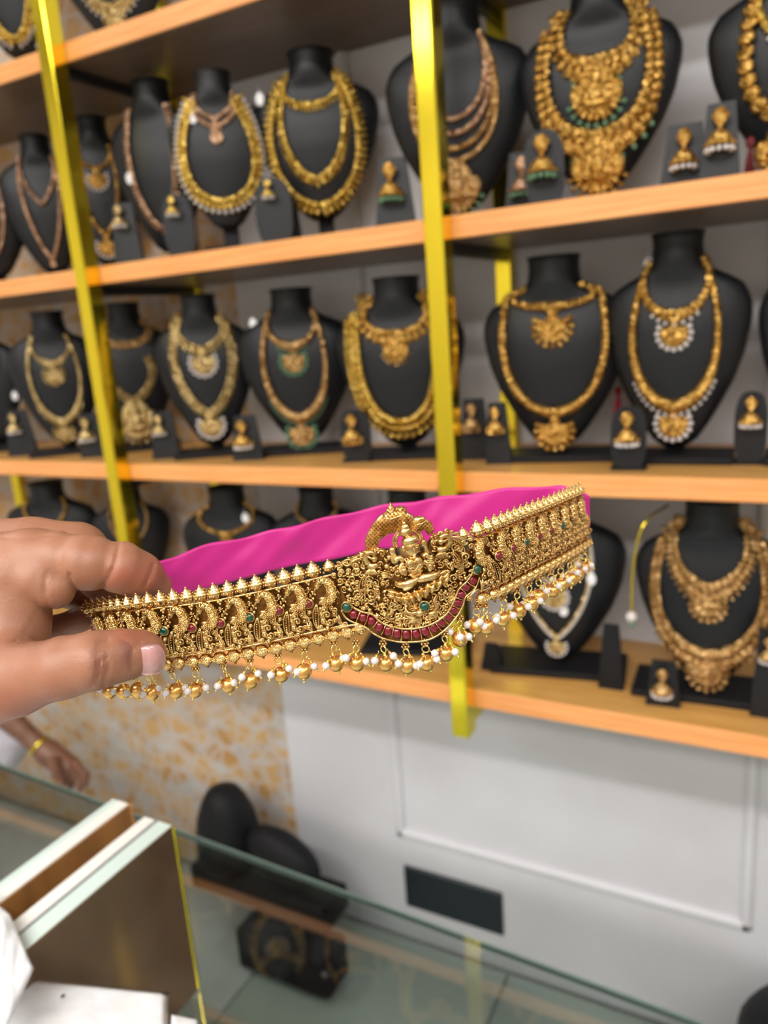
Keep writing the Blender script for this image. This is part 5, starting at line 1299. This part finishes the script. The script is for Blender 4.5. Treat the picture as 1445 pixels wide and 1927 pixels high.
# light smoothing passes
def laplace(V, Fq, it=3):
    E_ = np.unique(np.sort(np.vstack([Fq[:, [0, 1]], Fq[:, [1, 2]], Fq[:, [2, 3]], Fq[:, [3, 0]]]), axis=1), axis=0)
    for _ in range(it):
        A_ = np.zeros_like(V); c = np.zeros(len(V)); np.add.at(A_, E_[:, 0], V[E_[:, 1]]); np.add.at(A_, E_[:, 1], V[E_[:, 0]])
        np.add.at(c, E_[:, 0], 1); np.add.at(c, E_[:, 1], 1); V = V * .5 + .5 * A_ / c[:, None]
    return V
Vh = laplace(Vh.astype(float), Fh, 2)
HO = camv(60, 1180, .40)
ho = MB().add(Vh - HO, Fh.tolist()).build('person', 'skin', None); ho.matrix_world = MW @ Matrix.Translation(Vector(HO))
tag(ho, 'bare hand pinching the end of the gold waist belt between thumb and fingers', 'person')
px_ = CX + Vh[:, 0] / -Vh[:, 2] * F; py_ = CY - Vh[:, 1] / -Vh[:, 2] * F
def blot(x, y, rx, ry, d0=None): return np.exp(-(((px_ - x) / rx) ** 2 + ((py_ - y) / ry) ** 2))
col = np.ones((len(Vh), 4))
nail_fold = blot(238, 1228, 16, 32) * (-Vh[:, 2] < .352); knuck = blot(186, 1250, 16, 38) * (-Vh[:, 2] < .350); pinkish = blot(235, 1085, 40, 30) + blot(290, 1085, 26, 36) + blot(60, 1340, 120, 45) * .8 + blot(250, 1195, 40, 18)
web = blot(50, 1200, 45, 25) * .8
crease_shade = sum(blot(x + 2 * np.sin((py_ - 1210) / 14), 1248, 1.5, 34) for x in (179, 186, 194, 200)) * (-Vh[:, 2] < .352)  # shade of the thumb joint folds, painted as dark lines to deepen them
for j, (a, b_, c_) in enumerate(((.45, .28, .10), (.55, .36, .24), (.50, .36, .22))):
    col[:, j] = np.clip(1 - a * nail_fold - b_ * knuck - c_ * np.clip(pinkish, 0, 1) * (0 if j == 0 else 1) - .25 * web - (.22, .30, .32)[j] * crease_shade, .2, 1)
at_ = ho.data.color_attributes.new('pigment_and_shade', 'FLOAT_COLOR', 'POINT'); at_.data.foreach_set('color', col.astype(np.float32).ravel())  # holds skin pigment together with the painted fold shade
# thumb nail: a curved plate on the thumb tip
V = []; Fc = []; nu, nv = 18, 14
a0 = camv(246, 1229, .3505); 
for sd in (0, 1):
    for i in range(nu):
        for j in range(nv):
            u = i / (nu - 1); v = -1 + 2 * j / (nv - 1)
            wy = 30 * (1 - .10 * (1 - u)) * (1 - .45 * max(0, (u - .72) / .28) ** 2) * (1 - .25 * max(0, (.2 - u) / .2) ** 2)
            x = 247 + 65 * u + 15 * v * v * max(0, 1 - u * 2.0) - 7 * (v * v) * max(0, u - .4); y = 1244 + v * wy - 3 * u + (248 - x) * .02
            cx0, cy0 = x, 1229 + (x - 248) * .06; r = 41 if x < 276 else math.sqrt(max(41 ** 2 - ((x - 276) * 1.08) ** 2, 12 ** 2))
            dy = (y - 1232); dd = .3655 - math.sqrt(max(r * r - dy * dy * .8, 60)) / F * .3655 - .0002 + .0012 * max(0, u - .6) * 0
            V.append(camv(x, y, dd - .00045 * (1 - sd)) - HO)
for sd in (0, 1):
    for i in range(nu - 1):
        for j in range(nv - 1):
            a = sd * nu * nv + i * nv + j; f = (a, a + 1, a + nv + 1, a + nv); Fc.append(f if sd == 0 else f[::-1])
rim = [i * nv for i in range(nu)] + [(nu - 1) * nv + j for j in range(1, nv)] + [i * nv + nv - 1 for i in range(nu - 2, -1, -1)] + [j for j in range(nv - 2, 0, -1)]
for k in range(len(rim)):
    a, b_ = rim[k], rim[(k + 1) % len(rim)]; Fc.append((a, a + nu * nv, b_ + nu * nv, b_))
o = MB().add(V, Fc).build('thumb_nail', 'nail', ho); tag(o, 'pale pink thumb nail')

# second person behind the counter: forearm and hand with bangle
def hand2(G):
    def C(px, py, Y, r):
        return (at(px, py, Y), r)
    def ch(pts, k=.006):
        r = None
        for (a, ra), (b_, rb) in zip(pts[:-1], pts[1:]):
            c = capsule(G, a, b_, ra, rb); r = c if r is None else smin(r, c, k)
        return r
    h = ch([C(-160, 1200, 1.02, .042), C(-20, 1320, 1.05, .034), C(62, 1392, 1.08, .024), C(92, 1418, 1.09, .030)])
    h = smin(h, ch([C(92, 1416, 1.09, .030), C(128, 1446, 1.09, .032)]), .01)
    for (x0, y0, x1, y1, x2, y2, r) in ((142, 1438, 160, 1458, 160, 1476, .0105), (134, 1448, 150, 1468, 150, 1484, .0105), (122, 1454, 132, 1474, 130, 1488, .010), (110, 1452, 116, 1472, 112, 1484, .0088)):
        h = smin(h, ch([C(x0, y0, 1.085, r * 1.15), C(x1, y1, 1.06, r), C(x2, y2, 1.05, r * .85)]), .004)
    h = smin(h, ch([C(100, 1432, 1.06, .014), C(106, 1458, 1.03, .011), C(116, 1474, 1.01, .009)]), .004)
    return h
c0 = at(60, 1400, 1.07)
V2, F2 = grow(hand2, (c0[0] - .42, c0[1] - .16, c0[2] - .24), (c0[0] + .28, c0[1] + .12, c0[2] + .34), .005)
V2 = laplace(V2.astype(float), F2, 1)
if True:
    # world frame keeps handedness; centre on the wrist
    o2 = MB().add(V2 - c0, F2.tolist()).build('person', 'skin_dark', None); o2.location = tuple(c0)
    tag(o2, 'tan hand with gold bangle reaching down behind the counter glass', 'person')
    a, b_ = at(62, 1392, 1.08), at(92, 1418, 1.09); ax = unit(b_ - a)
    xx = unit(np.cross(ax, (0, 1, 0))); yy = np.cross(ax, xx)
    MB().add(*torus(.0295, .0035, 28, 8), FR(a * .6 + b_ * .4 - c0, xx, yy, ax)).build('bangle', 'mirror_gold', o2)
    cl = MB(); q0, q1, q2 = at(-150, 1330, 1.06), at(0, 1405, 1.10), at(30, 1430, 1.10)
    cl.add(*tube(cr([q0, q1, q2], 12), [.09, .062, .03], 16)).build('sleeve_cloth', 'cloth', o2); 
    for c_ in o2.children:
        if c_.name.startswith('sleeve'): c_.location = tuple(-c0)
